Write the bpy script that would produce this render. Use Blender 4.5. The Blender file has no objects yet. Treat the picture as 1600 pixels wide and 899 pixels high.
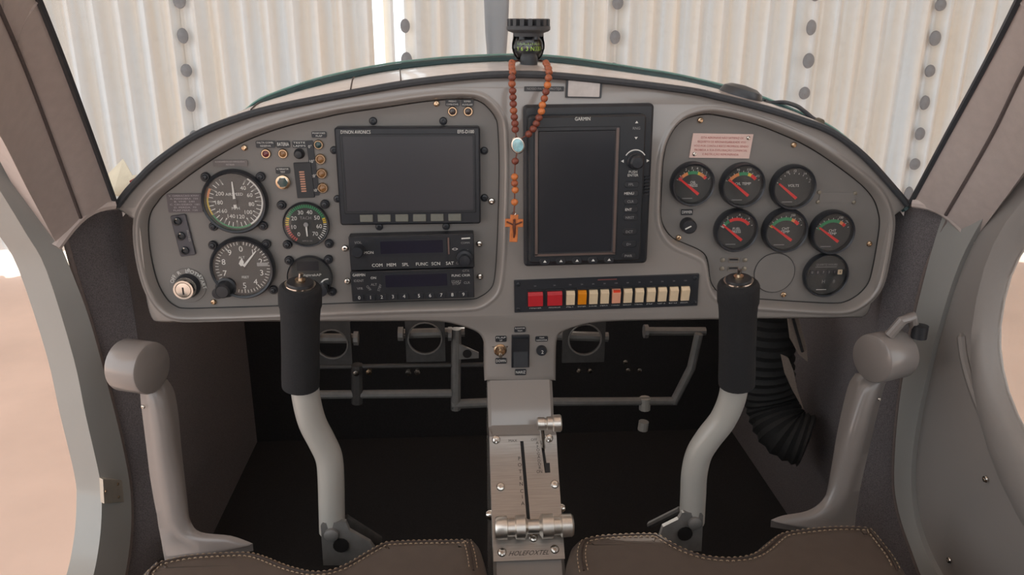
import bpy, bmesh, math, random
from mathutils import Vector, Matrix
from mathutils.geometry import tessellate_polygon
random.seed(7)
S = bpy.context.scene
COL = S.collection
PI = math.pi
# ------------------------------------------------------------------ camera
FPX, PITCH, YAW, ROLL = 1240.0, math.radians(18.4), math.radians(3.8), math.radians(0.25)
CAM = Vector((-0.073, 0.0, 1.5))
_f = Vector((math.sin(YAW)*math.cos(PITCH), math.cos(YAW)*math.cos(PITCH), -math.sin(PITCH)))
_r = Vector((math.cos(YAW), -math.sin(YAW), 0)); _u = _r.cross(_f)
RT = _r*math.cos(ROLL) + _u*math.sin(ROLL); UP = -_r*math.sin(ROLL) + _u*math.cos(ROLL); FW = _f
cam = bpy.data.cameras.new('camera'); cam.sensor_width = 36; cam.lens = 36*FPX/1600; cam.clip_start = 0.02
co = bpy.data.objects.new('camera', cam); COL.objects.link(co)
M3 = Matrix((RT, UP, -FW)).transposed().to_4x4(); M3.translation = CAM; co.matrix_world = M3
S.camera = co
# ------------------------------------------------------------------ world, sun, exposure
w = bpy.data.worlds.new('world'); S.world = w; w.use_nodes = True
bg = w.node_tree.nodes['Background']; bg.inputs[0].default_value = (0.93, 0.97, 1.0, 1); bg.inputs[1].default_value = 1.9
sl = bpy.data.lights.new('sun', 'SUN'); sl.energy = 7; sl.angle = 0.02; sl.color = (1, .93, .84)
so = bpy.data.objects.new('sun', sl); COL.objects.link(so)
so.rotation_euler = Vector((0.10, -0.72, -0.70)).to_track_quat('-Z', 'Y').to_euler(); so.location = (0, 12, 12)
S.view_settings.view_transform = 'Standard'; S.view_settings.look = 'None'; S.view_settings.gamma = 1
S.view_settings.exposure = 0.0; S.view_settings.use_curve_mapping = False
# ------------------------------------------------------------------ pixel -> point on a plane of the place
def ray(px, py): return RT*((px-800)/FPX) + UP*((449.5-py)/FPX) + FW
def atY(px, py, Y): d = ray(px, py); return CAM + d*((Y-CAM.y)/d.y)
def atX(px, py, X): d = ray(px, py); return CAM + d*((X-CAM.x)/d.x)
def atZ(px, py, Z): d = ray(px, py); return CAM + d*((Z-CAM.z)/d.z)
# ------------------------------------------------------------------ materials
def lin(c): return tuple(((v/255)/12.92 if v/255 <= .04045 else ((v/255+.055)/1.055)**2.4) for v in c)
MATS = {}
def mat(name, rgb, rough=.5, metal=0., noise=0., nscale=60., bump=0., bscale=400., spec=.5, coat=0., stretch=None):
    if name in MATS: return MATS[name]
    m = bpy.data.materials.new(name); m.use_nodes = True; nt = m.node_tree; b = nt.nodes['Principled BSDF']
    c = lin(rgb); b.inputs['Base Color'].default_value = (*c, 1); b.inputs['Roughness'].default_value = rough
    b.inputs['Metallic'].default_value = metal; b.inputs['Specular IOR Level'].default_value = spec
    b.inputs['Coat Weight'].default_value = coat; b.inputs['Coat Roughness'].default_value = .08
    tc = nt.nodes.new('ShaderNodeTexCoord'); src = tc.outputs['Object']
    if stretch:
        mp = nt.nodes.new('ShaderNodeMapping'); mp.inputs['Scale'].default_value = stretch
        nt.links.new(src, mp.inputs[0]); src = mp.outputs[0]
    if noise > 0:
        n = nt.nodes.new('ShaderNodeTexNoise'); n.inputs['Scale'].default_value = nscale; n.inputs['Detail'].default_value = 5
        nt.links.new(src, n.inputs['Vector'])
        r = nt.nodes.new('ShaderNodeValToRGB'); r.color_ramp.elements[0].position = .3; r.color_ramp.elements[1].position = .7
        r.color_ramp.elements[0].color = (*[v*(1-noise) for v in c], 1); r.color_ramp.elements[1].color = (*[min(1, v*(1+noise)) for v in c], 1)
        nt.links.new(n.outputs['Fac'], r.inputs[0]); nt.links.new(r.outputs[0], b.inputs['Base Color'])
    if bump > 0:
        n2 = nt.nodes.new('ShaderNodeTexNoise'); n2.inputs['Scale'].default_value = bscale; n2.inputs['Detail'].default_value = 3
        nt.links.new(src, n2.inputs['Vector'])
        bp = nt.nodes.new('ShaderNodeBump'); bp.inputs['Strength'].default_value = bump; bp.inputs['Distance'].default_value = .001
        nt.links.new(n2.outputs['Fac'], bp.inputs['Height']); nt.links.new(bp.outputs[0], b.inputs['Normal'])
    MATS[name] = m; return m
def glassmat(name, tint=(1, 1, 1), haze=0., refl=.06, hazecol=(.9, .9, .88), scratch=False):
    m = bpy.data.materials.new(name); m.use_nodes = True; nt = m.node_tree; nt.nodes.clear()
    out = nt.nodes.new('ShaderNodeOutputMaterial'); tr = nt.nodes.new('ShaderNodeBsdfTransparent'); tr.inputs[0].default_value = (*tint, 1)
    gl = nt.nodes.new('ShaderNodeBsdfGlossy'); gl.inputs['Roughness'].default_value = .03
    lw = nt.nodes.new('ShaderNodeLayerWeight'); lw.inputs['Blend'].default_value = .12
    mr = nt.nodes.new('ShaderNodeMapRange'); mr.inputs[3].default_value = refl; mr.inputs[4].default_value = .8
    nt.links.new(lw.outputs['Fresnel'], mr.inputs[0])
    mx = nt.nodes.new('ShaderNodeMixShader'); nt.links.new(mr.outputs[0], mx.inputs[0]); nt.links.new(tr.outputs[0], mx.inputs[1]); nt.links.new(gl.outputs[0], mx.inputs[2])
    last = mx
    if haze > 0:
        df = nt.nodes.new('ShaderNodeBsdfDiffuse'); df.inputs[0].default_value = (*hazecol, 1)
        tl = nt.nodes.new('ShaderNodeBsdfTranslucent'); tl.inputs[0].default_value = (*hazecol, 1)
        ad = nt.nodes.new('ShaderNodeMixShader'); nt.links.new(df.outputs[0], ad.inputs[1]); nt.links.new(tl.outputs[0], ad.inputs[2])
        m2 = nt.nodes.new('ShaderNodeMixShader'); m2.inputs[0].default_value = haze
        if scratch:
            tc = nt.nodes.new('ShaderNodeTexCoord'); n = nt.nodes.new('ShaderNodeTexNoise'); n.inputs['Scale'].default_value = 90; n.inputs['Detail'].default_value = 9; n.inputs['Roughness'].default_value = .75
            nt.links.new(tc.outputs['Object'], n.inputs['Vector'])
            r = nt.nodes.new('ShaderNodeMapRange'); r.inputs[1].default_value = .5; r.inputs[2].default_value = .8; r.inputs[3].default_value = haze*.8; r.inputs[4].default_value = haze*1.8
            nt.links.new(n.outputs['Fac'], r.inputs[0]); nt.links.new(r.outputs[0], m2.inputs[0])
        nt.links.new(mx.outputs[0], m2.inputs[1]); nt.links.new(ad.outputs[0], m2.inputs[2]); last = m2
    nt.links.new(last.outputs[0], out.inputs[0]); MATS[name] = m; return m
PAINT = mat('grey_gloss_paint', (148, 141, 136), .2, noise=.03, nscale=8, coat=.6)
PLATE = mat('taupe_satin_plate', (124, 119, 115), .5, noise=.04, nscale=14, bump=.08, bscale=900)
FRAMEP = mat('door_frame_paint', (158, 157, 153), .32, noise=.03, nscale=9, coat=.3)
DOORP = mat('door_panel_paint', (150, 144, 140), .45, noise=.03, nscale=9)
BLACK = mat('black_plastic', (40, 41, 45), .42, noise=.1, nscale=120, bump=.05, bscale=1200)
BEZEL = mat('black_bezel', (42, 44, 49), .35, noise=.08, nscale=90)
FACE = mat('dial_black', (56, 56, 55), .6, noise=.03, nscale=12)
SCREEN = mat('display_glass', (44, 46, 51), .2, noise=.1, nscale=6, coat=.5)
LCD = mat('radio_lcd', (38, 37, 50), .22, noise=.1, nscale=20)
WHITE = mat('white_print', (222, 220, 214), .6, noise=.04, nscale=300)
GREYPR = mat('grey_print', (150, 148, 146), .6, noise=.04, nscale=300)
BLACKPR = mat('black_print', (24, 22, 22), .6, noise=.04, nscale=300)
REDPR = mat('red_print', (176, 92, 88), .6, noise=.04, nscale=300)
RED = mat('needle_red', (226, 52, 50), .5, noise=.04, nscale=200)
GREEN = mat('band_green', (52, 140, 92), .5, noise=.04, nscale=200)
YELLOW = mat('band_yellow', (224, 190, 60), .5, noise=.04, nscale=200)
ORANGE = mat('band_orange', (224, 140, 84), .5, noise=.04, nscale=200)
LIME = mat('compass_green', (166, 210, 70), .5, noise=.04, nscale=200)
KEYGREY = mat('soft_key_grey', (112, 112, 104), .5, noise=.05, nscale=200)
CHROME = mat('chrome_steel', (212, 206, 198), .18, 1., noise=.05, nscale=200)
BRASS = mat('warm_steel', (204, 176, 146), .25, 1., noise=.06, nscale=200)
ALU = mat('brushed_aluminium', (172, 166, 160), .34, 1., noise=.1, nscale=30, stretch=(1, 30, 30), bump=.06, bscale=260)
ALUK = mat('turned_aluminium', (228, 222, 214), .36, 1., noise=.06, nscale=60)
FOAM = mat('black_foam', (34, 34, 36), .95, noise=.15, nscale=500, bump=.5, bscale=1500)
STICKP = mat('stick_grey_paint', (176, 173, 167), .34, noise=.03, nscale=20, coat=.3)
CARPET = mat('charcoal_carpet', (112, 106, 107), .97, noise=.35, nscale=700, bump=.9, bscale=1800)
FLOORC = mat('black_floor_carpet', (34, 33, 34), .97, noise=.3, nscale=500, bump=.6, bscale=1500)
LEATHER = mat('taupe_leather', (192, 178, 172), .36, noise=.05, nscale=90, bump=.25, bscale=1300)
SEATL = mat('brown_seat_leather', (94, 82, 74), .45, noise=.06, nscale=60, bump=.3, bscale=1300)
THREAD = mat('tan_thread', (178, 156, 132), .8, noise=.1, nscale=900)
SHIELD = mat('glareshield_vinyl', (226, 213, 207), .22, coat=.5, noise=.07, nscale=40, bump=.2, bscale=700)
RUBBER = mat('dark_rubber_trim', (60, 62, 66), .55, noise=.1, nscale=200)
SEAL = mat('teal_window_seal', (52, 78, 80), .4, noise=.1, nscale=100)
WOODD = mat('dark_red_wood', (126, 66, 52), .38, noise=.2, nscale=300)
WOODM = mat('brown_wood', (160, 88, 58), .38, noise=.2, nscale=300)
WOODL = mat('orange_wood', (206, 120, 66), .4, noise=.15, nscale=250)
CREAM = mat('cream_rocker', (230, 206, 172), .42, noise=.03, nscale=200)
SALMON = mat('salmon_rocker', (240, 170, 140), .42, noise=.03, nscale=200)
AMBER = mat('amber_rocker', (230, 140, 26), .4, noise=.03, nscale=200)
REDROCK = mat('red_rocker', (190, 40, 48), .4, noise=.03, nscale=200)
REDLENS = mat('lit_red_window', (224, 70, 46), .3, noise=.03, nscale=200)
PAPER = mat('cream_paper', (232, 224, 202), .8, noise=.05, nscale=60)
REDPAPER = mat('red_card', (176, 40, 40), .6, noise=.05, nscale=60)
PLACARD = mat('pink_placard', (220, 190, 180), .5, noise=.04, nscale=60)
STICKER = mat('silver_sticker', (196, 188, 184), .5, noise=.07, nscale=150)
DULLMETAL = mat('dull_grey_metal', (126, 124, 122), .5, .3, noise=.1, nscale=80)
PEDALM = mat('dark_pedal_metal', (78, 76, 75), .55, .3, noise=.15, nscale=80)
HOSE = mat('black_duct_fabric', (32, 31, 31), .8, noise=.2, nscale=300)
POUCH = mat('tan_pouch', (128, 114, 104), .8, noise=.1, nscale=300)
PROPM = mat('propeller_grey', (110, 114, 120), .35, noise=.06, nscale=30, coat=.3)
COWL = mat('white_cowling', (205, 205, 205), .3, noise=.03, nscale=10)
BOLTM = mat('bolt_putty', (116, 120, 126), .8, noise=.15, nscale=60)
LENSA = mat('amber_lens', (140, 100, 62), .25, noise=.1, nscale=200, coat=.5)
LENSR = mat('red_lens', (112, 50, 54), .25, noise=.1, nscale=200, coat=.5)
LENSD = mat('dark_lens', (70, 60, 58), .25, noise=.1, nscale=200, coat=.5)
LENSG = mat('green_lens', (48, 72, 72), .25, noise=.1, nscale=200, coat=.5)
LENS = glassmat('gauge_glass', refl=.03)
WIND = glassmat('windshield_acrylic', (.97, .985, .98), haze=.10, refl=.015, scratch=True)
PANE = glassmat('door_acrylic', (.97, .98, .98), haze=.06, refl=.02)
BALL = glassmat('compass_glass', refl=.05)
def wallmat():
    m = mat('corrugated_sheet', (222, 223, 222), .6, noise=.05, nscale=5, stretch=(3, 1, .12)); nt = m.node_tree; b = nt.nodes['Principled BSDF']
    r = [n for n in nt.nodes if n.type == 'VALTORGB'][0].color_ramp; r.elements[0].position = .38; r.elements[1].position = .66
    r.elements[0].color = (*lin((222, 230, 236)), 1); r.elements[1].color = (*lin((226, 219, 208)), 1)      # cool sky light and warm bounce painted as streaks down the sheets
    out = nt.nodes['Material Output']; t = nt.nodes.new('ShaderNodeBsdfTranslucent'); t.inputs[0].default_value = (.72, .70, .66, 1)
    mx = nt.nodes.new('ShaderNodeMixShader'); mx.inputs[0].default_value = .12
    nt.links.new(b.outputs[0], mx.inputs[1]); nt.links.new(t.outputs[0], mx.inputs[2]); nt.links.new(mx.outputs[0], out.inputs[0]); return m
SHEET = wallmat()
GROUND = mat('pink_concrete', (236, 208, 192), .9, noise=.10, nscale=1.6, bump=.3, bscale=30)
HWALL = mat('warm_bounce_wall', (206, 184, 160), .9, noise=.05, nscale=1)
ROOFM = mat('hangar_roof', (196, 192, 186), .9, noise=.05, nscale=1)
LINER = mat('cabin_headliner', (176, 168, 162), .8, noise=.05, nscale=50)
# ------------------------------------------------------------------ mesh helpers
def catmull(pts, n=6, closed=False):
    P = [Vector(p) for p in pts]; L = len(P); out = []
    rng = range(L if closed else L-1)
    for i in rng:
        if closed: a, b, c, d = P[(i-1) % L], P[i], P[(i+1) % L], P[(i+2) % L]
        else: a, b, c, d = P[max(i-1, 0)], P[i], P[i+1], P[min(i+2, L-1)]
        for k in range(n):
            t = k/n
            out.append(.5*((2*b)+(c-a)*t+(2*a-5*b+4*c-d)*t*t+(3*b-a-3*c+d)*t**3))
    if not closed: out.append(P[-1])
    return out
class MB:
    def __init__(s): s.v = []; s.f = []
    def add(s, vs, fs):
        o = len(s.v); s.v += [tuple(v) for v in vs]; s.f += [tuple(i+o for i in f) for f in fs]; return s
    def box(s, c, d):
        x, y, z = [q/2 for q in d]
        vs = [(c[0]+a*x, c[1]+b*y, c[2]+e*z) for a in (-1, 1) for b in (-1, 1) for e in (-1, 1)]
        return s.add(vs, [(0, 1, 3, 2), (4, 6, 7, 5), (0, 4, 5, 1), (2, 3, 7, 6), (0, 2, 6, 4), (1, 5, 7, 3)])
    def rings(s, rs, cap0=True, cap1=True, closed=True):
        n = len(rs[0]); vs = [p for r in rs for p in r]; fs = []
        for i in range(len(rs)-1):
            for j in range(n if closed else n-1):
                k = (j+1) % n; fs.append((i*n+j, i*n+k, (i+1)*n+k, (i+1)*n+j))
        if cap0: fs.append(tuple(range(n-1, -1, -1)))
        if cap1: fs.append(tuple(range((len(rs)-1)*n, len(rs)*n)))
        return s.add(vs, fs)
    def lathe(s, prof, seg=28, c=(0, 0, 0), ax='z', sx=1.):
        rs = []
        for r, h in prof:
            ring = []
            for k in range(seg):
                a = 2*PI*k/seg; x, y = r*math.cos(a)*sx, r*math.sin(a)
                p = (x, y, h) if ax == 'z' else ((h, x, y) if ax == 'x' else (y, h, x))
                ring.append((p[0]+c[0], p[1]+c[1], p[2]+c[2]))
            rs.append(ring)
        return s.rings(rs)
    def tube(s, pts, rad, seg=10, caps=True, flat=1.):
        P = [Vector(p) for p in pts]; n = len(P)
        if not hasattr(rad, '__len__'): rad = [rad]*n
        T = [(P[min(i+1, n-1)]-P[max(i-1, 0)]).normalized() for i in range(n)]
        nrm = T[0].orthogonal().normalized(); rs = []
        for i in range(n):
            nrm = (nrm-T[i]*nrm.dot(T[i])).normalized(); bn = T[i].cross(nrm)
            rs.append([P[i]+(nrm*math.cos(2*PI*k/seg)+bn*math.sin(2*PI*k/seg)*flat)*rad[i] for k in range(seg)])
        return s.rings(rs, caps, caps)
    def prism(s, poly, z0, z1, bev=0.):
        if bev > 0: return s.rings([[(x, y, z0) for x, y in poly], [(x, y, z1-bev) for x, y in poly], [(x, y, z1) for x, y in inset(poly, bev)]])
        return s.rings([[(x, y, z0) for x, y in poly], [(x, y, z1) for x, y in poly]])
    def arc(s, r0, r1, a0, a1, z, n=10, c=(0, 0)):
        vs = []; fs = []
        for k in range(n+1):
            a = math.radians(a0+(a1-a0)*k/n)
            vs += [(c[0]+r0*math.cos(a), c[1]+r0*math.sin(a), z), (c[0]+r1*math.cos(a), c[1]+r1*math.sin(a), z)]
            if k: q = 2*k; fs.append((q-2, q-1, q+1, q))
        return s.add(vs, fs)
    def ticks(s, r0, r1, a0, a1, n, wd, z, c=(0, 0)):
        for k in range(n):
            a = math.radians(a0+(a1-a0)*k/max(1, n-1)); d = Vector((math.cos(a), math.sin(a))); t = Vector((-d.y, d.x))*wd/2
            q = [d*r0-t, d*r1-t, d*r1+t, d*r0+t]; s.add([(p.x+c[0], p.y+c[1], z) for p in q], [(0, 1, 2, 3)])
        return s
    def bar(s, a, b, w0, w1, z0, z1):
        a, b = Vector(a), Vector(b); d = (b-a).normalized(); t = Vector((-d.y, d.x))
        q = [a-t*w0/2, b-t*w1/2, b+t*w1/2, a+t*w0/2]
        return s.rings([[(p.x, p.y, z0) for p in q], [(p.x, p.y, z1) for p in q]])
    def mesh(s, name, m, smooth=True, ang=35):
        me = bpy.data.meshes.new(name); me.from_pydata(s.v, [], s.f)
        bm = bmesh.new(); bm.from_mesh(me); bmesh.ops.recalc_face_normals(bm, faces=bm.faces); bm.to_mesh(me); bm.free()
        me.materials.append(m)
        if smooth:
            for p in me.polygons: p.use_smooth = True
            me.set_sharp_from_angle(angle=math.radians(ang))
        return me
    def build(s, name, m, parent=None, smooth=True, ang=35):
        return link(name, s.mesh(name, m, smooth, ang), parent)
def link(name, me, parent=None, loc=None, rz=0.):
    o = bpy.data.objects.new(name, me); COL.objects.link(o)
    if parent: o.parent = parent
    if loc is not None: o.location = loc
    if rz: o.rotation_euler[2] = rz
    return o
def inset(poly, d):
    n = len(poly); A = sum(poly[i][0]*poly[(i+1) % n][1]-poly[(i+1) % n][0]*poly[i][1] for i in range(n))
    sg = 1 if A > 0 else -1; out = []
    for i in range(n):
        p0, p1, p2 = Vector(poly[i-1][:2]), Vector(poly[i][:2]), Vector(poly[(i+1) % n][:2])
        a = (p1-p0); b = (p2-p1)
        a = a.normalized() if a.length > 1e-9 else b.normalized(); b = b.normalized() if b.length > 1e-9 else a
        na = Vector((-a.y, a.x))*sg; nb = Vector((-b.y, b.x))*sg; nn = na+nb
        nn = nn.normalized() if nn.length > 1e-6 else na
        q = p1+nn*d/max(.5, nn.dot(na)); out.append((q.x, q.y))
    return out
def rrect(wd, h, r=.003, n=4, c=(0, 0)):
    out = []
    for cx, cy, a in ((wd/2-r, h/2-r, 0), (-wd/2+r, h/2-r, 90), (-wd/2+r, -h/2+r, 180), (wd/2-r, -h/2+r, 270)):
        for k in range(n+1):
            t = math.radians(a+90*k/n); out.append((c[0]+cx+r*math.cos(t), c[1]+cy+r*math.sin(t)))
    return out
def tag(o, label, cat=None, group=None, kind=None):
    if label: o['label'] = label
    if cat: o['category'] = cat
    if group: o['group'] = group
    if kind: o['kind'] = kind
    return o
def thing(name, label, cat, loc=(0, 0, 0), group=None, kind=None):
    o = bpy.data.objects.new(name, None); COL.objects.link(o); o.location = loc; o.empty_display_size = .02
    return tag(o, label, cat, group, kind)
def facing(name, label, cat, p, rz=0., group=None, parent=None):
    """an Empty on the panel: local x right, y up, z towards the pilot"""
    o = bpy.data.objects.new(name, None); COL.objects.link(o); o.empty_display_size = .02
    o.matrix_world = Matrix.Translation(p) @ Matrix.Rotation(PI/2, 4, 'X') @ Matrix.Rotation(rz, 4, 'Z')
    if parent: o.parent = parent
    return tag(o, label, cat, group) if label else o
TEXTS = []
def txt(parent, s, x, y, h, z, m, wd=None, align='CENTER', rot=0., name='lettering', mtx=None, shear=0.):
    cu = bpy.data.curves.new(name, 'FONT'); cu.body = s; cu.size = h/.7; cu.align_x = align; cu.align_y = 'CENTER'; cu.resolution_u = 2; cu.shear = shear
    o = bpy.data.objects.new('text_tmp', cu); COL.objects.link(o)
    TEXTS.append((o, name, parent, Matrix.Translation((x, y, z)) @ Matrix.Rotation(rot, 4, 'Z') if mtx is None else mtx, m, wd))
def flush_text():
    dg = bpy.context.evaluated_depsgraph_get(); dg.update()
    for o, name, parent, mt, m, wd in TEXTS:
        me = bpy.data.meshes.new_from_object(o.evaluated_get(dg)); me.name = name
        if wd and len(me.vertices):
            xs = [v.co.x for v in me.vertices]; k = wd/max(1e-6, max(xs)-min(xs))
            for v in me.vertices: v.co.x *= k
        me.materials.clear(); me.materials.append(m)
        n = bpy.data.objects.new(name, me); COL.objects.link(n); n.parent = parent; n.matrix_basis = mt
        cu = o.data; bpy.data.objects.remove(o); bpy.data.curves.remove(cu)
YP, YF = 0.95, 0.935           # instrument plates, raised fascia
def pp(px, py, Y=YP): return atY(px, py, Y)
def psize(x0, y0, x1, y1, Y=YP):
    a, b = pp(x0, (y0+y1)/2, Y), pp(x1, (y0+y1)/2, Y); c, d = pp((x0+x1)/2, y0, Y), pp((x0+x1)/2, y1, Y)
    return b.x-a.x, c.z-d.z
def screwmesh(r, m, name='screw'):
    b = MB(); b.lathe([(r, 0), (r, r*.35), (r*.8, r*.62), (r*.42, r*.72), (r*.40, r*.35), (0.0001, r*.33)], 14); return b.mesh(name, m)
SCR_B = screwmesh(.0042, BEZEL); SCR_C = screwmesh(.0042, CHROME); SCR_W = screwmesh(.0036, BRASS)
# ================================================================== THE SETTING
g = MB().box((0, 2.0, -.05), (40, 6.0, .1)); ground = g.build('floor', GROUND); tag(ground, 'pale pinkish concrete hangar floor', 'floor', kind='structure')
# slab ends just behind the wall, sunlit yard beyond
WY = 5.0
ground.data.clear_geometry() if False else None
yard = MB().box((0, 14.96, -.07), (60, 19.8, .1)).build('yard_ground', mat('yard_dirt', (222, 206, 188), .95, noise=.12, nscale=1)); tag(yard, 'sunlit bright yard ground outside hangar wall', 'ground', kind='structure')
back = MB().box((0, -10.98, -.05), (40, 19.9, .1)).build('apron_ground', GROUND); tag(back, 'pale concrete apron behind the aircraft', 'ground', kind='structure')
# corrugated wall of separate sheets
wall = thing('wall_front', 'white corrugated hangar wall of upright sheets with grey bolt rows', 'wall', (0, WY, 0), kind='structure')
PITCHC, AMP = .142, .032
cols = [atY(x, 60, WY).x for x in (290, 635, 960, 1262, 1455)]
gapL, gapR = atY(584, 60, WY).x, atY(632, 60, WY).x
edges = [cols[0]-2.4, cols[0]-1.2, cols[0], gapL, gapR, cols[2], cols[3], cols[4], cols[4]+1.1, cols[4]+2.2]
edges = [cols[0]-4.8, cols[0]-3.6] + edges
def sheet(x0, x1, off):
    n = max(4, int((x1-x0)/PITCHC*10)); b = MB(); r = []
    for side in (0, .006):
        for zz in (.13, 5.2):
            r.append([(x0+(x1-x0)*k/n, off+side+AMP*math.sin(2*PI*(x0+(x1-x0)*k/n)/PITCHC), zz) for k in range(n+1)])
    b.rings([r[0], r[1], r[3], r[2], r[0]], False, False, closed=False)
    return b
for i in range(len(edges)-1):
    if abs(edges[i]-gapL) < 1e-6: continue
    a, b_ = edges[i]-.02, edges[i+1]+.02
    if abs(edges[i+1]-gapL) < 1e-6: b_ = gapL
    if abs(edges[i]-gapR) < 1e-6: a = gapR
    sheet(a, b_, .009*(i % 2)).build('corrugated_sheet', SHEET, wall)
xs0, xs1 = atY(600, 60, WY+.05).x, atY(617, 60, WY+.05).x
sheet(xs0, xs1, .05).build('filler_strip', SHEET, wall)
bm_ = MB().lathe([(.036, 0), (.034, .010), (.022, .018), (.0001, .020)], 14, ax='y').mesh('bolt_cap', BOLTM)
for ci, cx in enumerate([cols[0]-2.4, cols[0]-1.2]+cols):
    for k in range(-3, 9):
        z = 1.62-.195*k+(.06 if ci % 2 else 0)
        if z < .3: continue
        o = link('bolt_cap', bm_, wall, (cx+random.uniform(-.006, .006), -AMP-.004, z)); o.rotation_euler = (0, 0, PI)
        o.scale = (random.uniform(.8, 1.05), 1, random.uniform(1, 1.35))
for zz in (.6, 2.0, 3.4):
    MB().box((0, .085, zz), (11, .06, .09)).build('purlin', DULLMETAL, wall)
wr = MB().box((6.5, 1.5, 2.6), (.1, 6.9, 5.2)).build('wall_right', HWALL); tag(wr, 'warm beige hangar side wall added for warm bounce light', 'wall', kind='structure')  # side wall added to bounce warm light onto the corrugated sheets
rf = MB().box((-.2, 1.5, 5.3), (13.5, 7.4, .12)).build('ceiling', ROOFM); tag(rf, 'pale unseen hangar roof added to block the sun', 'roof', kind='structure')  # unseen roof added to keep sun off the aircraft, shortened for sky light
# ------------------------------------------------------------------ cabin shell
CS = thing('cabin_shell', 'charcoal carpeted cabin side walls firewall and floor of the aircraft', 'cabin', (0, .9, .62), kind='structure')
def cs(mb, name, m, smooth=True): 
    mb.v = [(x, y-.9, z-.62) for x, y, z in mb.v]; return mb.build(name, m, CS, smooth)
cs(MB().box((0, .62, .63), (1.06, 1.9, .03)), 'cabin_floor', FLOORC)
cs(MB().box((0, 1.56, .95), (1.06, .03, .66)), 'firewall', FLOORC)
for sx in (-1, 1):                                     # carpeted foot-well sides
    cs(MB().box((sx*.53, 1.28, .93), (.025, .58, .62)), 'side_carpet', CARPET)
    cs(MB().box((sx*.53, .2, .72), (.03, 1.45, .16)), 'side_sill', FRAMEP)
cs(MB().box((0, -.72, .82), (1.06, .03, .40)), 'rear_bulkhead', LINER)
cs(MB().box((0, -.08, 1.94), (.98, .62, .03)), 'headliner', LINER)  # unseen cabin roof added for shade, cut short to let light in
# carpet between fascia and door frame, from foot well up to the windscreen corner
Lc = [(190, 310), (150, 318), (100, 335), (112, 410), (140, 500), (165, 590), (190, 690), (204, 770), (203, 850), (190, 930)]
Rc = [(1412, 310), (1450, 318), (1486, 330), (1448, 420), (1424, 520), (1405, 630), (1397, 740), (1404, 800), (1424, 860), (1450, 930)]
def carpet_side(pts, sx):
    P = catmull([atX(x, y, sx*.515) for x, y in pts], 4)
    b = MB(); b.rings([P, [Vector((sx*.485, max(p.y+.03, .965), min(p.z, 1.285))) for p in P], [Vector((sx*.50, 1.05, min(p.z, 1.22))) for p in P], [Vector((sx*.51, 1.25, min(p.z, 1.15))) for p in P]], False, False, closed=False)
    cs(b, 'side_carpet', CARPET)
    # piped edge against the frame
    q = MB(); q.tube(P[8:], .0035, 6); cs(q, 'edge_piping', mat('brown_piping', (120, 108, 104), .6, noise=.1, nscale=200))
carpet_side(Lc, -1); carpet_side(Rc, 1)
# ------------------------------------------------------------------ door frames, door, pillars, windscreen
def strip(A, B, n=4, thick=(0, 0, 0), closed_ends=True):
    A = catmull(A, n); B = catmull(B, n); t = Vector(thick); b = MB()
    b.rings([A, B, [p+t for p in B], [p+t for p in A], A], False, False, closed=False)
    return b
XL, XR = -.515, .515
# left: open doorway; front post strip between carpet edge and opening edge
inn = [(-70, 105), (0, 200), (45, 285), (84, 360), (114, 430), (140, 500), (165, 590), (190, 690), (204, 770), (203, 850), (186, 940), (150, 1040)]
outp = [(-140, 80), (-60, 200), (0, 298), (40, 364), (73, 424), (115, 560), (134, 650), (156, 748), (159, 790), (155, 850), (140, 920), (95, 1030)]
fl = thing('door_1', 'open left doorway with light grey painted front post', 'door frame', (XL, .85, .9), kind='structure')
b = strip([atX(x, y, XL+.004) for x, y in inn], [atX(x, y, XL-.012) for x, y in outp], 4, (-.035, .01, 0)); b.v = [(x-XL, y-.85, z-.9) for x, y, z in b.v]; b.build('door_post', FRAMEP, fl)
# strike plate with three fixings
p = atX(176, 766, XL-.005); hp = MB()
q = [atX(x, y, XL-.003) for x, y in ((158, 748), (193, 750), (196, 783), (160, 786))]
hp.rings([[v+Vector((.003, -.002, 0)) for v in q], [v+Vector((-.003, .002, 0)) for v in q]]); hp.v = [(x-XL, y-.85, z-.9) for x, y, z in hp.v]
sp = hp.build('strike_plate', mat('strike_plate_metal', (190, 184, 172), .4, .4, noise=.05, nscale=90), fl)
for x, y in ((165, 768), (184, 757), (185, 777)):
    o = link('screw', SCR_W, sp, atX(x, y, XL+.001)-Vector((XL, .85, .9))); o.rotation_euler = (0, PI/2, 0); o.scale = (.5, .5, .5)
# right: closed door, frame strip then inner panel with rounded window
fr = thing('door_2', 'closed right door with grey inner panel and rounded window', 'door', (XR, .8, .9), kind='structure')
ri = [(1560, 150), (1500, 270), (1472, 340), (1448, 420), (1424, 520), (1405, 630), (1397, 740), (1404, 800), (1424, 860), (1452, 930), (1500, 1010)]
ro = [(1640, 180), (1580, 275), (1538, 338), (1500, 410), (1470, 500), (1447, 590), (1428, 690), (1424, 760), (1432, 820), (1455, 880), (1500, 960)]
b = strip([atX(x, y, XR-.004) for x, y in ri], [atX(x, y, XR+.004) for x, y in ro], 4, (.03, .01, 0)); b.v = [(x-XR, y-.8, z-.9) for x, y, z in b.v]; b.build('door_frame', FRAMEP, fr)
XD = XR+.012
edge = [atX(x, y, XD) for x, y in ro]
ed = [(p.y, p.z) for p in catmull(edge, 4)]
outer = ed + [(.55, .72), (.1, .70), (-.25, .80), (-.3, 1.2), (-.2, 1.6), (.1, 1.85), (.38, 1.86)]
def superell(cy, cz, ry, rz, n, e=2.3): return [(cy+ry*math.copysign(abs(math.cos(t))**(2/e), math.cos(t)), cz+rz*math.copysign(abs(math.sin(t))**(2/e), math.sin(t))) for t in [2*PI*k/n for k in range(n)]]
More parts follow.
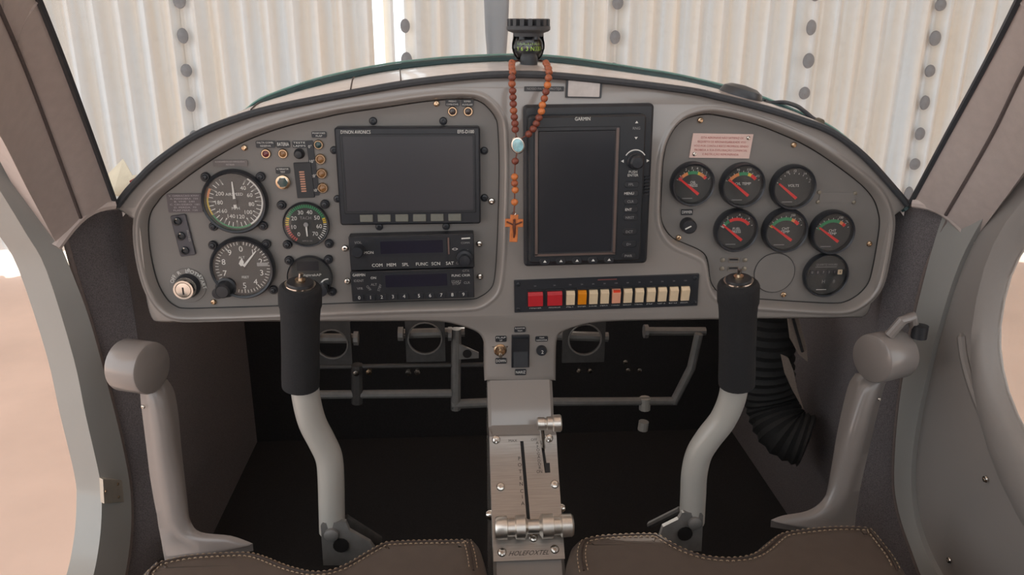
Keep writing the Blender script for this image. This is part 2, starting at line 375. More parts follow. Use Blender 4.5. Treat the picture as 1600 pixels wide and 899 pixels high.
w0 = superell(.50, 1.205, .310, .175, 48); w1 = superell(.50, 1.205, .318, .185, 48); w2 = superell(.49, 1.20, .338, .225, 48); w3 = superell(.48, 1.195, .352, .245, 48)
def face_holes(b, outer, holes, fn):
    polys = [[Vector((p[0], p[1], 0)) for p in outer]]+[[Vector((p[0], p[1], 0)) for p in h] for h in holes]
    flat = [v for pl in polys for v in pl]; b.add([fn(v.x, v.y) for v in flat], tessellate_polygon(polys))
b = MB(); face_holes(b, outer, [w3], lambda y, z: (XD-XR, y-.8, z-.9))
b.rings([[(XD-XR+dx, y-.8, z-.9) for y, z in wq] for wq, dx in ((w3, 0), (w2, -.008), (w1, -.004), (w0, .008), (w0, .014))], False, False)
bmd = b.build('door_panel', DOORP, fr, ang=60)
MB().rings([[(XD-XR+.009, y-.8, z-.9) for y, z in w0], [(XD-XR+.012, y-.8, z-.9) for y, z in w0]]).build('door_window', PANE, fr)
# pressed rib running down the door panel, and its fixing screws
rib = catmull([atX(x, y, XD+.001) for x, y in ((1503, 520), (1508, 560), (1522, 610), (1545, 665), (1575, 730), (1606, 800), (1650, 880))], 4)
b = MB(); b.tube([p-Vector((XR, .8, .9)) for p in rib], [.004]+[.010]*(len(rib)-2)+[.010], 10, flat=.6); b.build('pressed_rib', DOORP, fr)
b = MB(); b.tube([Vector((.004, -.24, .06)), Vector((-.022, -.24, .06)), Vector((-.03, -.28, .05)), Vector((-.03, -.34, .03)), Vector((-.022, -.37, .02)), Vector((.004, -.37, .02))], .009, 10); b.build('door_pull', BLACK, fr)
for x, y in ((1541, 749), (1484, 876)):
    o = link('screw', SCR_C, fr, atX(x, y, XD-.001)-Vector((XR, .8, .9))); o.rotation_euler = (0, -PI/2, 0)
# pillars in taupe leather
def pillar(sx, E, label, n):
    t = thing('trim_%d' % n, label, 'pillar', (sx*.47, .93, 1.29), kind='structure')
    cur = []
    for pts in E: cur.append(catmull([atY(x, y, Y) for x, y, Y in pts], 5))
    off = Vector((sx*.47, .93, 1.29))
    def st(A, B, th, nm, m, puff=0.):
        r = []; N = 6
        for k in range(N+1):
            f = k/N; r.append([a.lerp(b_, f)-off+Vector((0, -puff*math.sin(PI*f), 0)) for a, b_ in zip(A, B)])
        r += [[v+Vector(th) for v in r[-1]], [v+Vector(th) for v in r[0]], r[0]]
        MB().rings(r, False, False, closed=False).build(nm, m, t, ang=50)
    st(cur[0], cur[1], (sx*.035, .03, 0), 'leather_face', LEATHER, .006)
    st(cur[1], cur[2], (sx*.03, .03, 0), 'leather_return', LEATHER, .004)
    MB().tube([p-off for p in cur[1]], .0022, 6).build('seam', mat('dark_seam', (92, 82, 80), .7, noise=.1, nscale=300), t)
    MB().tube([p-off for p in cur[0]], .0035, 6).build('edge_bead', RUBBER, t)
    MB().tube([cur[0][-1].lerp(cur[2][-1], k/8)-off+Vector((0, -.004, .012*math.sin(PI*k/8))) for k in range(9)], .006, 8).build('bottom_roll', LEATHER, t)
    # stitched cross bands near the top
    for f0 in (.30, .42):
        i = int(len(cur[0])*f0); A = cur[0][i]-off; B = cur[1][min(i+3, len(cur[1])-1)]-off
        MB().tube([A+(B-A)*k/6+Vector((0, -.008*math.sin(PI*k/6)-.001, 0)) for k in range(7)], .0016, 5).build('cross_stitch', mat('pale_stitch', (176, 164, 158), .8, noise=.1, nscale=400), t)
pillar(-1, [[(-60, -300, .50), (10, -120, .62), (60, 0, .70), (104, 110, .77), (144, 218, .85), (180, 318, .925)],
            [(-200, -320, .47), (-60, -110, .57), (4, 25, .66), (40, 110, .73), (80, 215, .80), (126, 340, .885)],
            [(-330, -200, .44), (-170, -20, .53), (-60, 120, .63), (0, 212, .71), (45, 300, .79), (90, 384, .87)]],
       'taupe leather covered windscreen pillar beside the open left doorway', 1)
pillar(1, [[(1730, -300, .50), (1648, -120, .62), (1592, 0, .70), (1541, 100, .77), (1480, 212, .85), (1424, 316, .925)],
           [(1880, -300, .47), (1730, -110, .57), (1655, 20, .66), (1600, 110, .73), (1548, 215, .80), (1478, 336, .885)],
           [(2000, -200, .44), (1830, -20, .53), (1720, 120, .63), (1640, 212, .71), (1585, 290, .79), (1520, 378, .87)]],
       'taupe leather covered windscreen pillar above the closed right door', 2)
# fascia top edge (shared by fascia, trim and glareshield)
TOP = [(184, 321), (201, 298), (220, 278), (240, 258), (270, 235), (300, 215), (332, 199), (376, 183), (410, 173), (460, 162), (540, 147), (631, 131), (694, 123), (760, 117), (820, 116), (880, 119), (960, 127), (1020, 134), (1080, 142), (1100, 146), (1150, 158), (1200, 171), (1250, 187), (1300, 207), (1350, 245), (1400, 300), (1416, 319)]
topc = catmull([atY(x, y, YF) for x, y in TOP], 4)
# windscreen seal line further forward
def ysl(x): return 1.16-.20*((x-805)/440)**2
SEALP = [(405, 163), (450, 145), (500, 129), (560, 115), (620, 104.5), (700, 96), (780, 92), (830, 92), (880, 95.5), (940, 104), (1000, 113.5), (1050, 121.5), (1110, 135), (1165, 150), (1200, 162)]
sealc = [atY(x, y, ysl(x)) for x, y in SEALP]
lcorner = [atY(x, y, Y) for x, y, Y in ((190, 326, .945), (215, 296, .95), (250, 262, .955), (300, 227, .96), (345, 202, .965), (382, 181, .975))]
rcorner = [atY(x, y, Y) for x, y, Y in ((1250, 183, .985), (1300, 206, .965), (1350, 248, .955), (1395, 300, .95), (1414, 326, .945))]
sealc = catmull(lcorner+sealc+rcorner, 4)
def resamp(P, n):
    L = [0]
    for a, c in zip(P, P[1:]): L.append(L[-1]+(c-a).length)
    out = []; j = 0
    for k in range(n):
        d = L[-1]*k/(n-1)
        while j < len(P)-2 and L[j+1] < d: j += 1
        f = (d-L[j])/max(1e-9, L[j+1]-L[j]); out.append(P[j].lerp(P[j+1], min(1, max(0, f))))
    return out
NA = 90; A = resamp(topc, NA); B = resamp(sealc, NA); B2 = [p+Vector((0, 0, -.008)) for p in B]
gs = thing('glareshield', 'pale glossy vinyl glareshield curving over the instrument panel', 'glareshield', (0, .95, 1.4))
GO = Vector((0, .95, 1.4)); r = []
for k in range(9):
    f = k/8; r.append([a.lerp(c, f)-GO+Vector((0, 0, .004+.004*math.sin(PI*f))) for a, c in zip(A, B2)])
MB().rings(r+[[p+Vector((0, 0, -.006)) for p in r[-1]]], False, False, closed=False).build('vinyl_cover', SHIELD, gs, ang=60)
MB().tube([p-GO+Vector((0, -.003, .0)) for p in A], .0042, 8, flat=1.).build('edge_trim', RUBBER, gs)
for f in (.19, .30, .36):                                     # cut lines in the vinyl
    i = int(NA*f); MB().tube([r[k][i]+Vector((0, 0, .0006)) for k in range(9)], .0008, 5).build('cover_seam', mat('vinyl_seam', (90, 80, 78), .7, noise=.1, nscale=200), gs)
wseal = MB(); wseal.tube([p+Vector((0, -.002, -.001)) for p in B], .0054, 8)
wroot = thing('window_1', 'curved clear acrylic windscreen with dark teal lower edge', 'windscreen', (0, 1.1, 1.42), kind='structure')
WO = Vector((0, 1.1, 1.42))
def off(mb, o): mb.v = [(x-o[0], y-o[1], z-o[2]) for x, y, z in mb.v]; return mb
off(wseal, WO).build('lower_seal', SEAL, wroot)
MB().tube([p-WO+Vector((0, .002, .0056)) for p in B], .0014, 6).build('acrylic_edge', mat('acrylic_edge_teal', (130, 176, 168), .2, noise=.05, nscale=60), wroot)
topring = [Vector((.46*math.sin(t), .36+.10*math.cos(t), 1.80+.10*math.cos(t)-.06)) for t in [-PI/2+PI*k/(NA-1) for k in range(NA)]]
r = []
for k in range(15):
    f = k/14; r.append([a.lerp(c, f)-WO+Vector((c.x*.25*math.sin(PI*f)*.5, .05*math.sin(PI*f), .10*math.sin(PI*f))) for a, c in zip(B, topring)])
MB().rings(r, False, False, closed=False).build('acrylic_pane', WIND, wroot, ang=180)
# ================================================================== INSTRUMENT PANEL
LI = [(246, 316), (256, 304), (280, 286), (304, 268), (340, 244), (380, 222), (420, 206), (460, 194), (500, 185), (540, 176.5), (600, 168), (660, 159), (700, 155.5), (736, 155), (752, 160), (764, 170), (774, 184), (778, 200), (780, 260), (779, 318), (777, 380), (773, 434), (766, 452), (750, 464), (732, 468), (660, 470), (540, 474), (440, 478), (340, 481), (290, 482), (274, 478), (260, 466), (246, 440), (236, 400), (232, 360), (235, 334)]
RI = [(1032, 338), (1033, 300), (1035, 260), (1037, 244), (1042, 222), (1054, 200), (1070, 186), (1096, 179), (1120, 180), (1180, 194), (1240, 218), (1280, 240), (1325, 272), (1350, 293), (1365, 312), (1372, 332), (1374, 350), (1370, 381), (1363, 420), (1356, 443), (1341, 460), (1322, 471), (1301, 474), (1240, 471), (1180, 467), (1140, 464), (1124, 458), (1115, 449), (1109, 436), (1106, 412), (1101, 398), (1089, 389), (1068, 380), (1051, 372), (1039, 358)]
OUT = TOP + [(1394, 338), (1386, 356), (1381, 380), (1375, 410), (1366, 450), (1357, 484), (1349, 493), (1337, 494), (1260, 495), (1180, 495.5), (1100, 497), (1020, 498), (960, 499.5), (922, 503), (891, 511), (872, 520), (866, 531), (864.5, 548), (864, 570), (864, 593), (762, 593), (762, 570), (762, 547), (760, 533), (752, 520), (735, 511), (707, 503), (678, 499.5), (600, 499.5), (497, 499.5), (400, 500), (300, 501), (250, 501), (239, 496), (232, 470), (227, 430), (223, 395), (220, 365), (214, 346), (192, 328)]
IP = thing('instrument_panel', 'wide grey moulded instrument panel with two recessed taupe plates', 'instrument panel', (0, YP, 1.2))
PO = Vector((0, YP, 1.2))
def xz(pts, Y, n=4): return [(p.x, p.z) for p in catmull([atY(x, y, Y) for x, y in pts], n, True)]
def xzo(pts, Y):      # outer contour: keep the corners at the foot of the stem
    i = pts.index((762, 593)); pts = pts[i:]+pts[:i]
    return [(p.x, p.z) for p in catmull([atY(x, y, Y) for x, y in pts], 3)]
oc = xzo(OUT, YF); hl = xz(LI, YP); hr = xz(RI, YP)
def smooth_off(poly, d):
    q = inset(poly, -d)
    for _ in range(3):
        n = len(q); q = [((q[i-1][0]+2*q[i][0]+q[(i+1) % n][0])/4, (q[i-1][1]+2*q[i][1]+q[(i+1) % n][1])/4) for i in range(n)]
    return q
b = MB(); D = .013; PR = YP-YF
Hl = smooth_off(hl, D); Hr = smooth_off(hr, D)
face_holes(b, oc, [Hl, Hr], lambda x, z: (x-PO.x, YF-PO.y, z-PO.z))
for h in (hl, hr):
    rs = []
    for k in range(13):
        f = k/12; q = smooth_off(h, D*f) if k else h
        rs.append([(x-PO.x, -PR*(1.16*math.sin(min(1, f*1.7)*PI/2) if f < .59 else 1.0+.16*math.cos((f-.59)/.41*PI/2)**2), z-PO.z) for x, z in q])
    b.rings(rs, False, False)
ob = inset(oc, -.004)
b.rings([[(x, YF-YP, z-PO.z) for x, z in oc], [(x, YF+.004-YP, z-PO.z) for x, z in ob], [(x, YF+.05-YP, z-PO.z) for x, z in ob]], False, False)
me = b.mesh('fascia', PAINT, ang=40)
bmw = bmesh.new(); bmw.from_mesh(me); bmesh.ops.remove_doubles(bmw, verts=bmw.verts, dist=1e-5); bmesh.ops.recalc_face_normals(bmw, faces=bmw.faces); bmw.to_mesh(me); bmw.free()
for p in me.polygons: p.use_smooth = True
me.set_sharp_from_angle(angle=math.radians(50))
link('fascia', me, IP)
for h in (hl, hr):
    q = inset(h, -.004); b = MB(); b.rings([[(x, .0005, z-PO.z) for x, z in q], [(x, .004, z-PO.z) for x, z in q]]); b.build('instrument_plate', PLATE, IP, smooth=False)
for h in (hl, hr): MB().tube([(x, -.0004, z-PO.z) for x, z in h+h[:1]], .0009, 5).build('edge_gap', BLACKPR, IP)
def onplate(px, py, name, Y=YP, rz=0.):          # empty-free placement: a part on the panel in panel-facing axes
    p = pp(px, py, Y)-PO; return Matrix.Translation(p) @ Matrix.Rotation(PI/2, 4, 'X') @ Matrix.Rotation(rz, 4, 'Z')
def part(mb, name, m, M, parent=IP, smooth=True, label=None):
    o = mb.build(name, m, parent, smooth) if isinstance(mb, MB) else link(name, mb, parent)
    o.matrix_basis = M
    if label: o['label'] = label
    return o
# placards with lettering
def placard(x0, y0, x1, y1, lines, m=BEZEL, tm=WHITE, Y=YP, rz=0., hh=None, rad=.0015, label=None, fill=.86):
    wd, h = psize(x0, y0, x1, y1, Y); M = onplate((x0+x1)/2, (y0+y1)/2, '', Y, rz)
    o = part(MB().prism(rrect(wd, h, min(rad, h*.3)), 0, .0012), 'placard', m, M, label=label)
    n = len(lines); lh = h/n
    for i, s in enumerate(lines):
        L = max(len(q) for q in lines); fw = wd*fill*(len(s)/L if len(s) < L else 1)
        if s: txt(o, s, 0, h/2*.92-lh*.92*(i+.5), hh or lh*.5, .0014, tm, wd=fw if len(s) > 2 else None)
    return o
# ---- small fittings of the left plate
placard(400, 220, 430, 231, ['FALTA COMB.', 'RESERVA']); placard(432, 220, 453, 231, ['BATERIA']); placard(457, 220, 479, 231, ['TESTE', 'LAMPS'])
placard(487, 205.5, 510, 215, ['POSICOES', 'FLAP']); placard(431, 261.5, 453, 271.5, ['ALTERNATOR', 'TEST'])
placard(333, 250, 387, 260, ['ACIONAMENTO DO PARAQUEDAS', 'RETIRAR'], m=mat('grey_placard', (112, 104, 102), .5, noise=.05, nscale=90), tm=mat('pale_print', (190, 182, 178), .6, noise=.03, nscale=200))
placard(696, 155.5, 718, 166, ['PRESSAO', 'COMBUSTIVEL']); placard(720.5, 155.5, 740, 166.5, ['BOMBA', 'AUXILIAR'])
placard(262, 302.5, 316, 332, ['V. OPERACAO KM/H', 'A. MANOBRA  150', 'B. VNE  240', 'C. CRUZEIRO  180', 'D. PERDA  70', 'FLAP MAX  120'], m=mat('purple_grey_placard', (98, 90, 92), .55, noise=.06, nscale=90), tm=mat('lilac_print', (178, 170, 172), .6, noise=.03, nscale=200))
RINGM = MB().lathe([(.0058, 0), (.0058, .0018), (.0050, .0030), (.0040, .0030), (.0040, .0010)], 18).mesh('light_ring', BRASS)
def lamp(px, py, lens, Y=YP, s=1., label=None):
    o = part(RINGM, 'indicator_light', None, onplate(px, py, '', Y) @ Matrix.Scale(s, 4), label=label)
    MB().lathe([(.0041, .0008), (.0039, .0020), (.0024, .0032), (.0001, .0036)], 14).build('lens', lens, o)
    return o
RINGM.name = 'light_ring'
lamp(416, 240, LENSR, label='red warning light'); lamp(442.5, 240, LENSA, label='amber warning light')
o = part(MB().lathe([(.0062, 0), (.0062, .002), (.0052, .003), (.0050, .008), (.0040, .0095), (.0001, .0098)], 18), 'push_button', BLACK, onplate(468, 240, ''), label='black lamp test push button')
lamp(498, 226, LENSG); 
for x, y in ((501, 248.5), (503, 271), (504.5, 293.5)): lamp(x, y, LENSA, s=1.1)
lamp(707, 174, LENSD); lamp(731.5, 174, LENSD)
# flap strip
M = onplate(489, 263, '', rz=math.radians(3)); wd, h = psize(482, 220, 497, 306)
o = part(MB().prism(rrect(wd*.68, h, .0008), 0, .0012), 'flap_scale_strip', BEZEL, M)
for k, s in enumerate(['0°', '10°', '20°', '30°']): txt(o, s, .0, h*.39-h*.265*k, .0034, .0014, WHITE)
M = onplate(475.5, 281.5, '', rz=math.radians(2)); wd, h = psize(462, 254, 489, 309)
o = part(MB().prism(rrect(wd, h, .0008), 0, .0022, .0004), 'flap_gauge', mat('flap_gauge_black', (42, 43, 46), .5, noise=.05, nscale=90), M, label='dark flap position bar gauge')
for k in range(9): MB().box((-.0015, h*.24-k*h*.068, .0024), (.0058, .0017, .0006)).build('bar_segment', mat('copper_bar', (190, 140, 116), .5, noise=.05, nscale=200), o, False)
o = part(MB().lathe([(.0088, 0), (.0088, .003), (.0072, .005), (.0062, .0052), (.0058, .0035)], 6), 'toggle_socket', CHROME, onplate(443, 284, ''), smooth=False, label='chrome hex nut alternator test socket')
MB().lathe([(.0060, 0), (.0058, .0040), (.0001, .0042)], 16).build('lens', LENSG, o); MB().lathe([(.0088, .003), (.0082, .0052), (.0062, .0056), (.0058, .004)], 20).build('ring', BRASS, o)
for x, y, me in ((382, 231, SCR_W), (682, 162, SCR_W), (768, 314.5, SCR_C), (334, 472, SCR_W), (1094, 188, SCR_W), (1240, 226.5, SCR_W), (1060, 371.5, SCR_W), (1358, 381, SCR_W), (1224, 460.5, SCR_W), (693, 462.5, SCR_W)):
    part(me, 'screw', None, onplate(x, y, ''))
# ---- small fittings of the right plate
wd, h = psize(1080, 209, 1174, 247); M = onplate(1126.5, 228, '', rz=math.radians(-1.2))
o = part(MB().prism([(-wd/2+.001, h/2), (wd/2+.001, h/2), (wd/2-.001, -h/2), (-wd/2-.001, -h/2)], 0, .0014), 'placard', PLACARD, M, label='pink warning placard with five lines of red lettering')
for i, (s, f) in enumerate((('ESTA AERONAVE NÃO SATISFAZ OS', .70), ('REQUISITOS DE AERONAVEGABILIDADE. VOO', .80), ('VOO POR CONTA E RISCO PRÓPRIOS, SENDO', .90), ('PROIBIDA A SUA EXPLORAÇÃO COMERCIAL', .88), ('E INSTRUÇÃO REMUNERADA', .60))):
    txt(o, s, 0, h*.33-h*.17*i, h*.085, .0017, REDPR, wd=wd*f)
for sx, sy in ((1, 1), (-1, -1)): s_ = link('screw', SCR_C, o, (sx*(wd/2-.005), sy*(h/2-.0045), .0014)); s_.scale = (.6, .6, .6)
placard(1064, 327, 1082, 336, ['DIMMER'], rad=.0008)
KN = MB().lathe([(.0095, 0), (.0095, .004), (.0088, .013), (.0075, .0145), (.0001, .0148)], 24)
o = part(KN, 'dimmer_knob', BLACK, onplate(1073.5, 351, ''), label='black dimmer knob with white pointer'); MB().bar((-.0062, -.0022), (.001, .0016), .0014, .0014, .0146, .0156).build('pointer', WHITE, o)
for x, y in ((1280, 300.5), (1336, 302), (1278, 315.5), (1334, 316)): part(MB().lathe([(.0026, 0), (.0024, .0012), (.0001, .0018)], 12), 'rivet', mat('dull_rivet', (150, 142, 128), .4, .6, noise=.1, nscale=200), onplate(x, y, ''))
part(MB().prism(rrect(.046, .0125, .001), 0, .0006), 'blank_plate', PLATE, onplate(1308, 308.5, '', rz=math.radians(-1.5)))
for k, y in enumerate((406.5, 420)):
    wd, h = psize(1138, y-4, 1154, y+4); wd = .0135
    o = part(MB().rings([[(x, z, 0) for x, z in rrect(wd, .0062, .0008)], [(x, z, .0015) for x, z in rrect(wd, .0062, .0008)], [(x, z, .0015) for x, z in rrect(wd*.9, .0048, .0006)], [(x, z, -.001) for x, z in rrect(wd*.9, .0048, .0006)]], False, True), 'usb_socket', CHROME, onplate(1146-k, y, ''), label='steel usb charging socket')
    MB().box((0, .0008, .0006), (.010, .0018, .0016)).build('tongue', BLACK, o, False)
    for dx in (-17, 18): part(MB().lathe([(.003, 0), (.0028, .0008), (.0001, .0014)], 12), 'rivet', MATS['dull_rivet'], onplate(1146-k+dx, y, ''))
R0 = psize(1180, 427, 1242, 428)[0]/2
o = part(MB().lathe([(R0, 0), (R0, .0008), (R0-.0006, .0014), (.0001, .0014)], 40), 'blanking_disc', PLATE, onplate(1210, 426.5, ''), label='round blanking plate over an empty instrument hole')
MB().lathe([(R0+.0008, 0), (R0+.0008, .0004), (R0-.0002, .0004)], 40).build('dark_gap', BLACK, o)
# ---- centre section fittings (raised fascia)
placard(819, 135, 881, 142.5, ['NOSSO PAI NOS PROTEJA'], Y=YF, rad=.0006, tm=GREYPR)
wd, h = psize(884, 124, 940, 153, YF); o = part(MB().prism(rrect(wd, h, .001), 0, .0015), 'data_plate', RUBBER, onplate(912, 138.5, '', YF-.001, rz=math.radians(-1)), label='blank silver sticker on dark holder')
MB().prism(rrect(wd*.88, h*.86, .001), .0015, .0022).build('sticker', STICKER, o)
placard(803.5, 510.5, 821, 519, ['ELEVATOR', 'TRIM'], Y=YF); placard(774, 525, 791.5, 534, ['FLAP', 'UP'], Y=YF); placard(774, 559.5, 791.5, 568, ['DOWN'], Y=YF); placard(804.5, 577, 822, 586, ['NARIZ'], Y=YF)
placard(836.5, 525.5, 856, 533.5, ['TRIM', 'INDICATOR'], Y=YF)
o = part(MB().lathe([(.0082, 0), (.0082, .002), (.0068, .0034), (.0052, .0036), (.0045, .0015), (.0001, .0015)], 22), 'toggle_switch', BRASS, onplate(781.5, 547, '', YF), label='brass collared flap toggle switch')
MB().tube([(0, 0, .001), (0, -.002, .010), (0, -.003, .014)], [.0016, .0022, .0026], 10).build('bat_handle', CHROME, o)
for sx in (-1, 1): MB().lathe([(.0012, 0), (.0011, .001), (.0001, .0012)], 10, c=(sx*.0088, .0048, 0)).build('pin', CHROME, o)
wd, h = psize(799, 523, 827, 573.5, YF)
o = part(MB().prism(rrect(wd, h, .001), 0, .003, .0006), 'rocker_switch', BEZEL, onplate(813, 548.5, '', YF), label='tall black trim rocker switch')
MB().rings([[(-wd*.4, -h*.43, .003), (wd*.4, -h*.43, .003), (wd*.4, h*.43, .003), (-wd*.4, h*.43, .003)], [(-wd*.4, -h*.43, .0085), (wd*.4, -h*.43, .0085), (wd*.4, 0, .0045), (-wd*.4, 0, .0045)]], False, False).build('rocker_base', BLACK, o, False)
MB().rings([[(-wd*.4, y, z) for y, z in ((-h*.43, .003), (-h*.43, .0085), (0, .0042), (h*.43, .0072), (h*.43, .003))], [(wd*.4, y, z) for y, z in ((-h*.43, .003), (-h*.43, .0085), (0, .0042), (h*.43, .0072), (h*.43, .003))]]).build('rocker', BLACK, o, False)
o = part(MB().lathe([(.0068, 0), (.0068, .004), (.0058, .006), (.0001, .0062)], 22), 'trim_dial', BEZEL, onplate(846, 547, '', YF), label='small black round trim dial'); txt(o, '2', .0006, -.0006, .0046, .0065, WHITE)
# ================================================================== ROUND INSTRUMENTS
def dial(name, label, cat, px, py, wpx, Y=YP, ears=None, deep=.012, group=None, rimw=.13, rim=BEZEL, flat=False):
    R = psize(px-wpx/2, py-1, px+wpx/2, py+1, Y)[0]/2
    t = facing(name, label, cat, pp(px, py, Y), group=group)
    MB().lathe([(R*.98, 0), (R, .002), (R, deep*.7), (R*(1-rimw*.35), deep), (R*(1-rimw*.8), deep*.92), (R*(1-rimw), deep*.45), (R*(1-rimw), .0015)], 48).build('bezel', rim, t)
    MB().lathe([(R*(1-rimw)+.0002, .001), (R*(1-rimw)+.0002, deep*.42), (.0001, deep*.42)], 40).build('dial_face', FACE, t)
    if ears:
        for ax, ay in ears:
            p = (ax*R, ay*R); 
            o = MB().lathe([(.0055, 0), (.0055, .003), (.0045, .0045), (.0001, .0046)], 16, c=(p[0], p[1], 0)).build('mount_lug', BEZEL, t)
            s_ = link('screw', SCR_B, o, (p[0], p[1], .0046)); s_.scale = (.8, .8, .8)
    MB().lathe([(R*(1-rimw*.9), deep*.80), (R*(1-rimw*.9), deep*.84)], 36).build('glass', LENS, t)
    return t, R, deep*.42+.0003
EAR4 = [(-.83, .75), (.83, .75), (-.76, -.8), (.76, -.8)]
# airspeed
t, R, z = dial('airspeed_indicator', 'large round airspeed dial with white and yellow arcs, top left', 'gauge', 369, 313.5, 103, ears=EAR4)
b = MB(); b.ticks(R*.66, R*.80, 60, -240, 31, .0009, z); b.ticks(R*.60, R*.80, 60, -240, 11, .0013, z); b.build('scale_marks', WHITE, t)
b = MB(); b.arc(R*.80, R*.85, 58, -60, z+.0001, 24); b.build('white_arc', WHITE, t); b = MB(); b.arc(R*.80, R*.85, -60, -150, z+.0001, 16); b.build('green_arc', GREEN, t)
b = MB(); b.arc(R*.80, R*.85, -150, -190, z+.0001, 8); b.build('yellow_arc', YELLOW, t); b = MB(); b.arc(R*.78, R*.85, 172, 150, z+.0001, 6); b.build('red_arc', ORANGE, t)
for k, s in enumerate(['40', '60', '80', '100', '120', '140', '160', '180', '200']):
    a = math.radians(55-33*k); txt(t, s, R*.5*math.cos(a), R*.5*math.sin(a), .0048, z, WHITE)
txt(t, 'AIRSPEED', 0, R*.22, .0034, z, WHITE); txt(t, 'MPH', 0, -R*.22, .0034, z, WHITE)
MB().bar((0, -R*.2), (-R*.02, R*.62), .0036, .0012, z+.001, z+.0016).build('needle', WHITE, t); MB().lathe([(R*.09, z), (R*.09, z+.003), (.0001, z+.0032)], 16).build('hub', FACE, t)
# altimeter
t, R, z = dial('altimeter', 'large round altimeter with white digits and setting knob, lower left', 'gauge', 381, 416.5, 101, ears=[(-.86, .72), (.78, .74), (.86, -.78)])
b = MB(); b.ticks(R*.74, R*.84, 90, -270, 51, .0008, z); b.ticks(R*.70, R*.84, 90, -270, 11, .0014, z); b.build('scale_marks', WHITE, t)
for k in range(10): a = math.radians(90-36*k); txt(t, str(k), R*.60*math.cos(a), R*.60*math.sin(a), .0072, z, WHITE)
txt(t, 'ALT', 0, R*.33, .003, z, WHITE); txt(t, 'FEET', R*.05, -R*.32, .003, z, WHITE)
MB().bar((0, 0), (R*.47, R*.55), .0030, .0014, z+.001, z+.0016).build('needle', WHITE, t)
MB().add([(-R*.10, R*.14, z+.0012), (R*.02, -R*.04, z+.0012), (R*.06, R*.2, z+.0012), (R*.01, R*.32, z+.0012), (-R*.05, R*.24, z+.0012)], [(0, 1, 2, 3, 4)]).build('short_needle', WHITE, t)
MB().prism(rrect(R*.34, R*.12, .0006, c=(R*.62, R*.10)), z, z+.0003).build('pressure_window', GREYPR, t)
MB().lathe([(R*.07, z), (R*.07, z+.002), (.0001, z+.0022)], 16).build('hub', FACE, t)
MB().lathe([(.0125, 0), (.0125, .010), (.010, .011), (.0085, .014), (.0085, .024), (.007, .026), (.0001, .0262)], 24, c=(-R*.56, -R*.62, 0)).build('setting_knob', BLACK, t)
MB().lathe([(.007, 0), (.007, .004), (.0001, .0045)], 16, c=(-R*.88, -R*.86, 0)).build('mount_lug', BEZEL, t)
# tachometer
t, R, z = dial('tachometer', 'small tachometer with green rim of marks and 0 to 70 digits', 'gauge', 479, 350, 73, ears=[(-.98, .86), (.86, .88), (-.88, -.9), (.92, -.88)], deep=.007, rimw=.08)
b = MB(); b.ticks(R*.74, R*.88, 155, 22, 22, .0016, z); b.build('green_marks', GREEN, t); b = MB(); b.ticks(R*.74, R*.88, 235, 186, 8, .0016, z); b.build('red_marks', mat('tach_red', (196, 92, 84), .5, noise=.04, nscale=200), t)
b = MB(); b.ticks(R*.74, R*.88, 180, 160, 4, .0016, z); b.ticks(R*.74, R*.88, 18, 6, 3, .0016, z); b.build('yellow_marks', YELLOW, t); b = MB(); b.ticks(R*.74, R*.88, 0, -50, 8, .0010, z); b.build('white_marks', WHITE, t)
for k in range(8): a = math.radians(232-k*282/7*1.0); txt(t, str(k*10), R*.56*math.cos(a), R*.56*math.sin(a), .0050, z, WHITE)
txt(t, 'TACH', 0, R*.28, .0036, z, GREYPR); txt(t, 'RPM X 100', 0, -R*.74, .0018, z, GREYPR)
MB().bar((0, R*.0), (R*.02, -R*.52), .0022, .0014, z+.0008, z+.0013).build('needle', WHITE, t); MB().lathe([(R*.10, z), (R*.10, z+.0018), (.0001, z+.002)], 14).build('hub', GREYPR, t)
# autopilot head behind the left grip
t, R, z = dial('autopilot_head', 'plain black round autopilot head partly behind the left grip', 'gauge', 485, 432, 71, ears=[(-.86, .78), (.86, .80), (.92, -.72)], deep=.008, rimw=.06)
MB().prism(rrect(R*.95, R*.42, .001, c=(-R*.05, R*.52)), z, z+.0008).build('readout', SCREEN, t); txt(t, 'DigitrakAP', R*.08, R*.10, .0032, z+.0003, WHITE, wd=R*.85)
b = MB(); b.arc(R*.30, R*.36, 180, 85, z+.0006, 10, c=(R*.78, -R*.42)); b.build('knob_arc', WHITE, t); MB().lathe([(R*.26, z), (R*.25, .018), (.0001, .019)], 24, c=(R*.55, -R*.5, 0)).build('selector_knob', BEZEL, t)
# six engine gauges
GG = 'small round engine gauges on the right plate'
def engine(px, py, wpx, title, bands, nums, label, sub='VDO', needle=((-.64, .27), (.30, -.47)), title2=None):
    t, R, z = dial('engine_gauge', label, 'gauge', px, py, wpx, group=GG, deep=.014, rimw=.15)
    c = (R*.02, -R*.22); 
    for m, a0, a1 in bands: b = MB(); b.arc(R*.66, R*.80, a0, a1, z, 8, c); b.build('colour_band', m, t)
    b = MB(); b.ticks(R*.80, R*.86, 150, 32, 9, .0006, z, c); b.build('scale_marks', WHITE, t)
    for s, a in nums: a = math.radians(a); txt(t, s, c[0]+R*.93*math.cos(a), c[1]+R*.93*math.sin(a), .0028, z, WHITE)
    txt(t, title, R*.03, R*.06, .0033, z, WHITE)
    if title2: txt(t, title2, R*.03, -R*.08, .0033, z, WHITE)
    MB().bar((-R*.42, -R*.66), (R*.05, -R*.66), .0010, .0010, z, z+.0002).build('maker_line', GREYPR, t)
    MB().bar((needle[1][0]*R, needle[1][1]*R), (needle[0][0]*R, needle[0][1]*R), .0036, .0020, z+.0008, z+.0016).build('needle', RED, t)
    return t
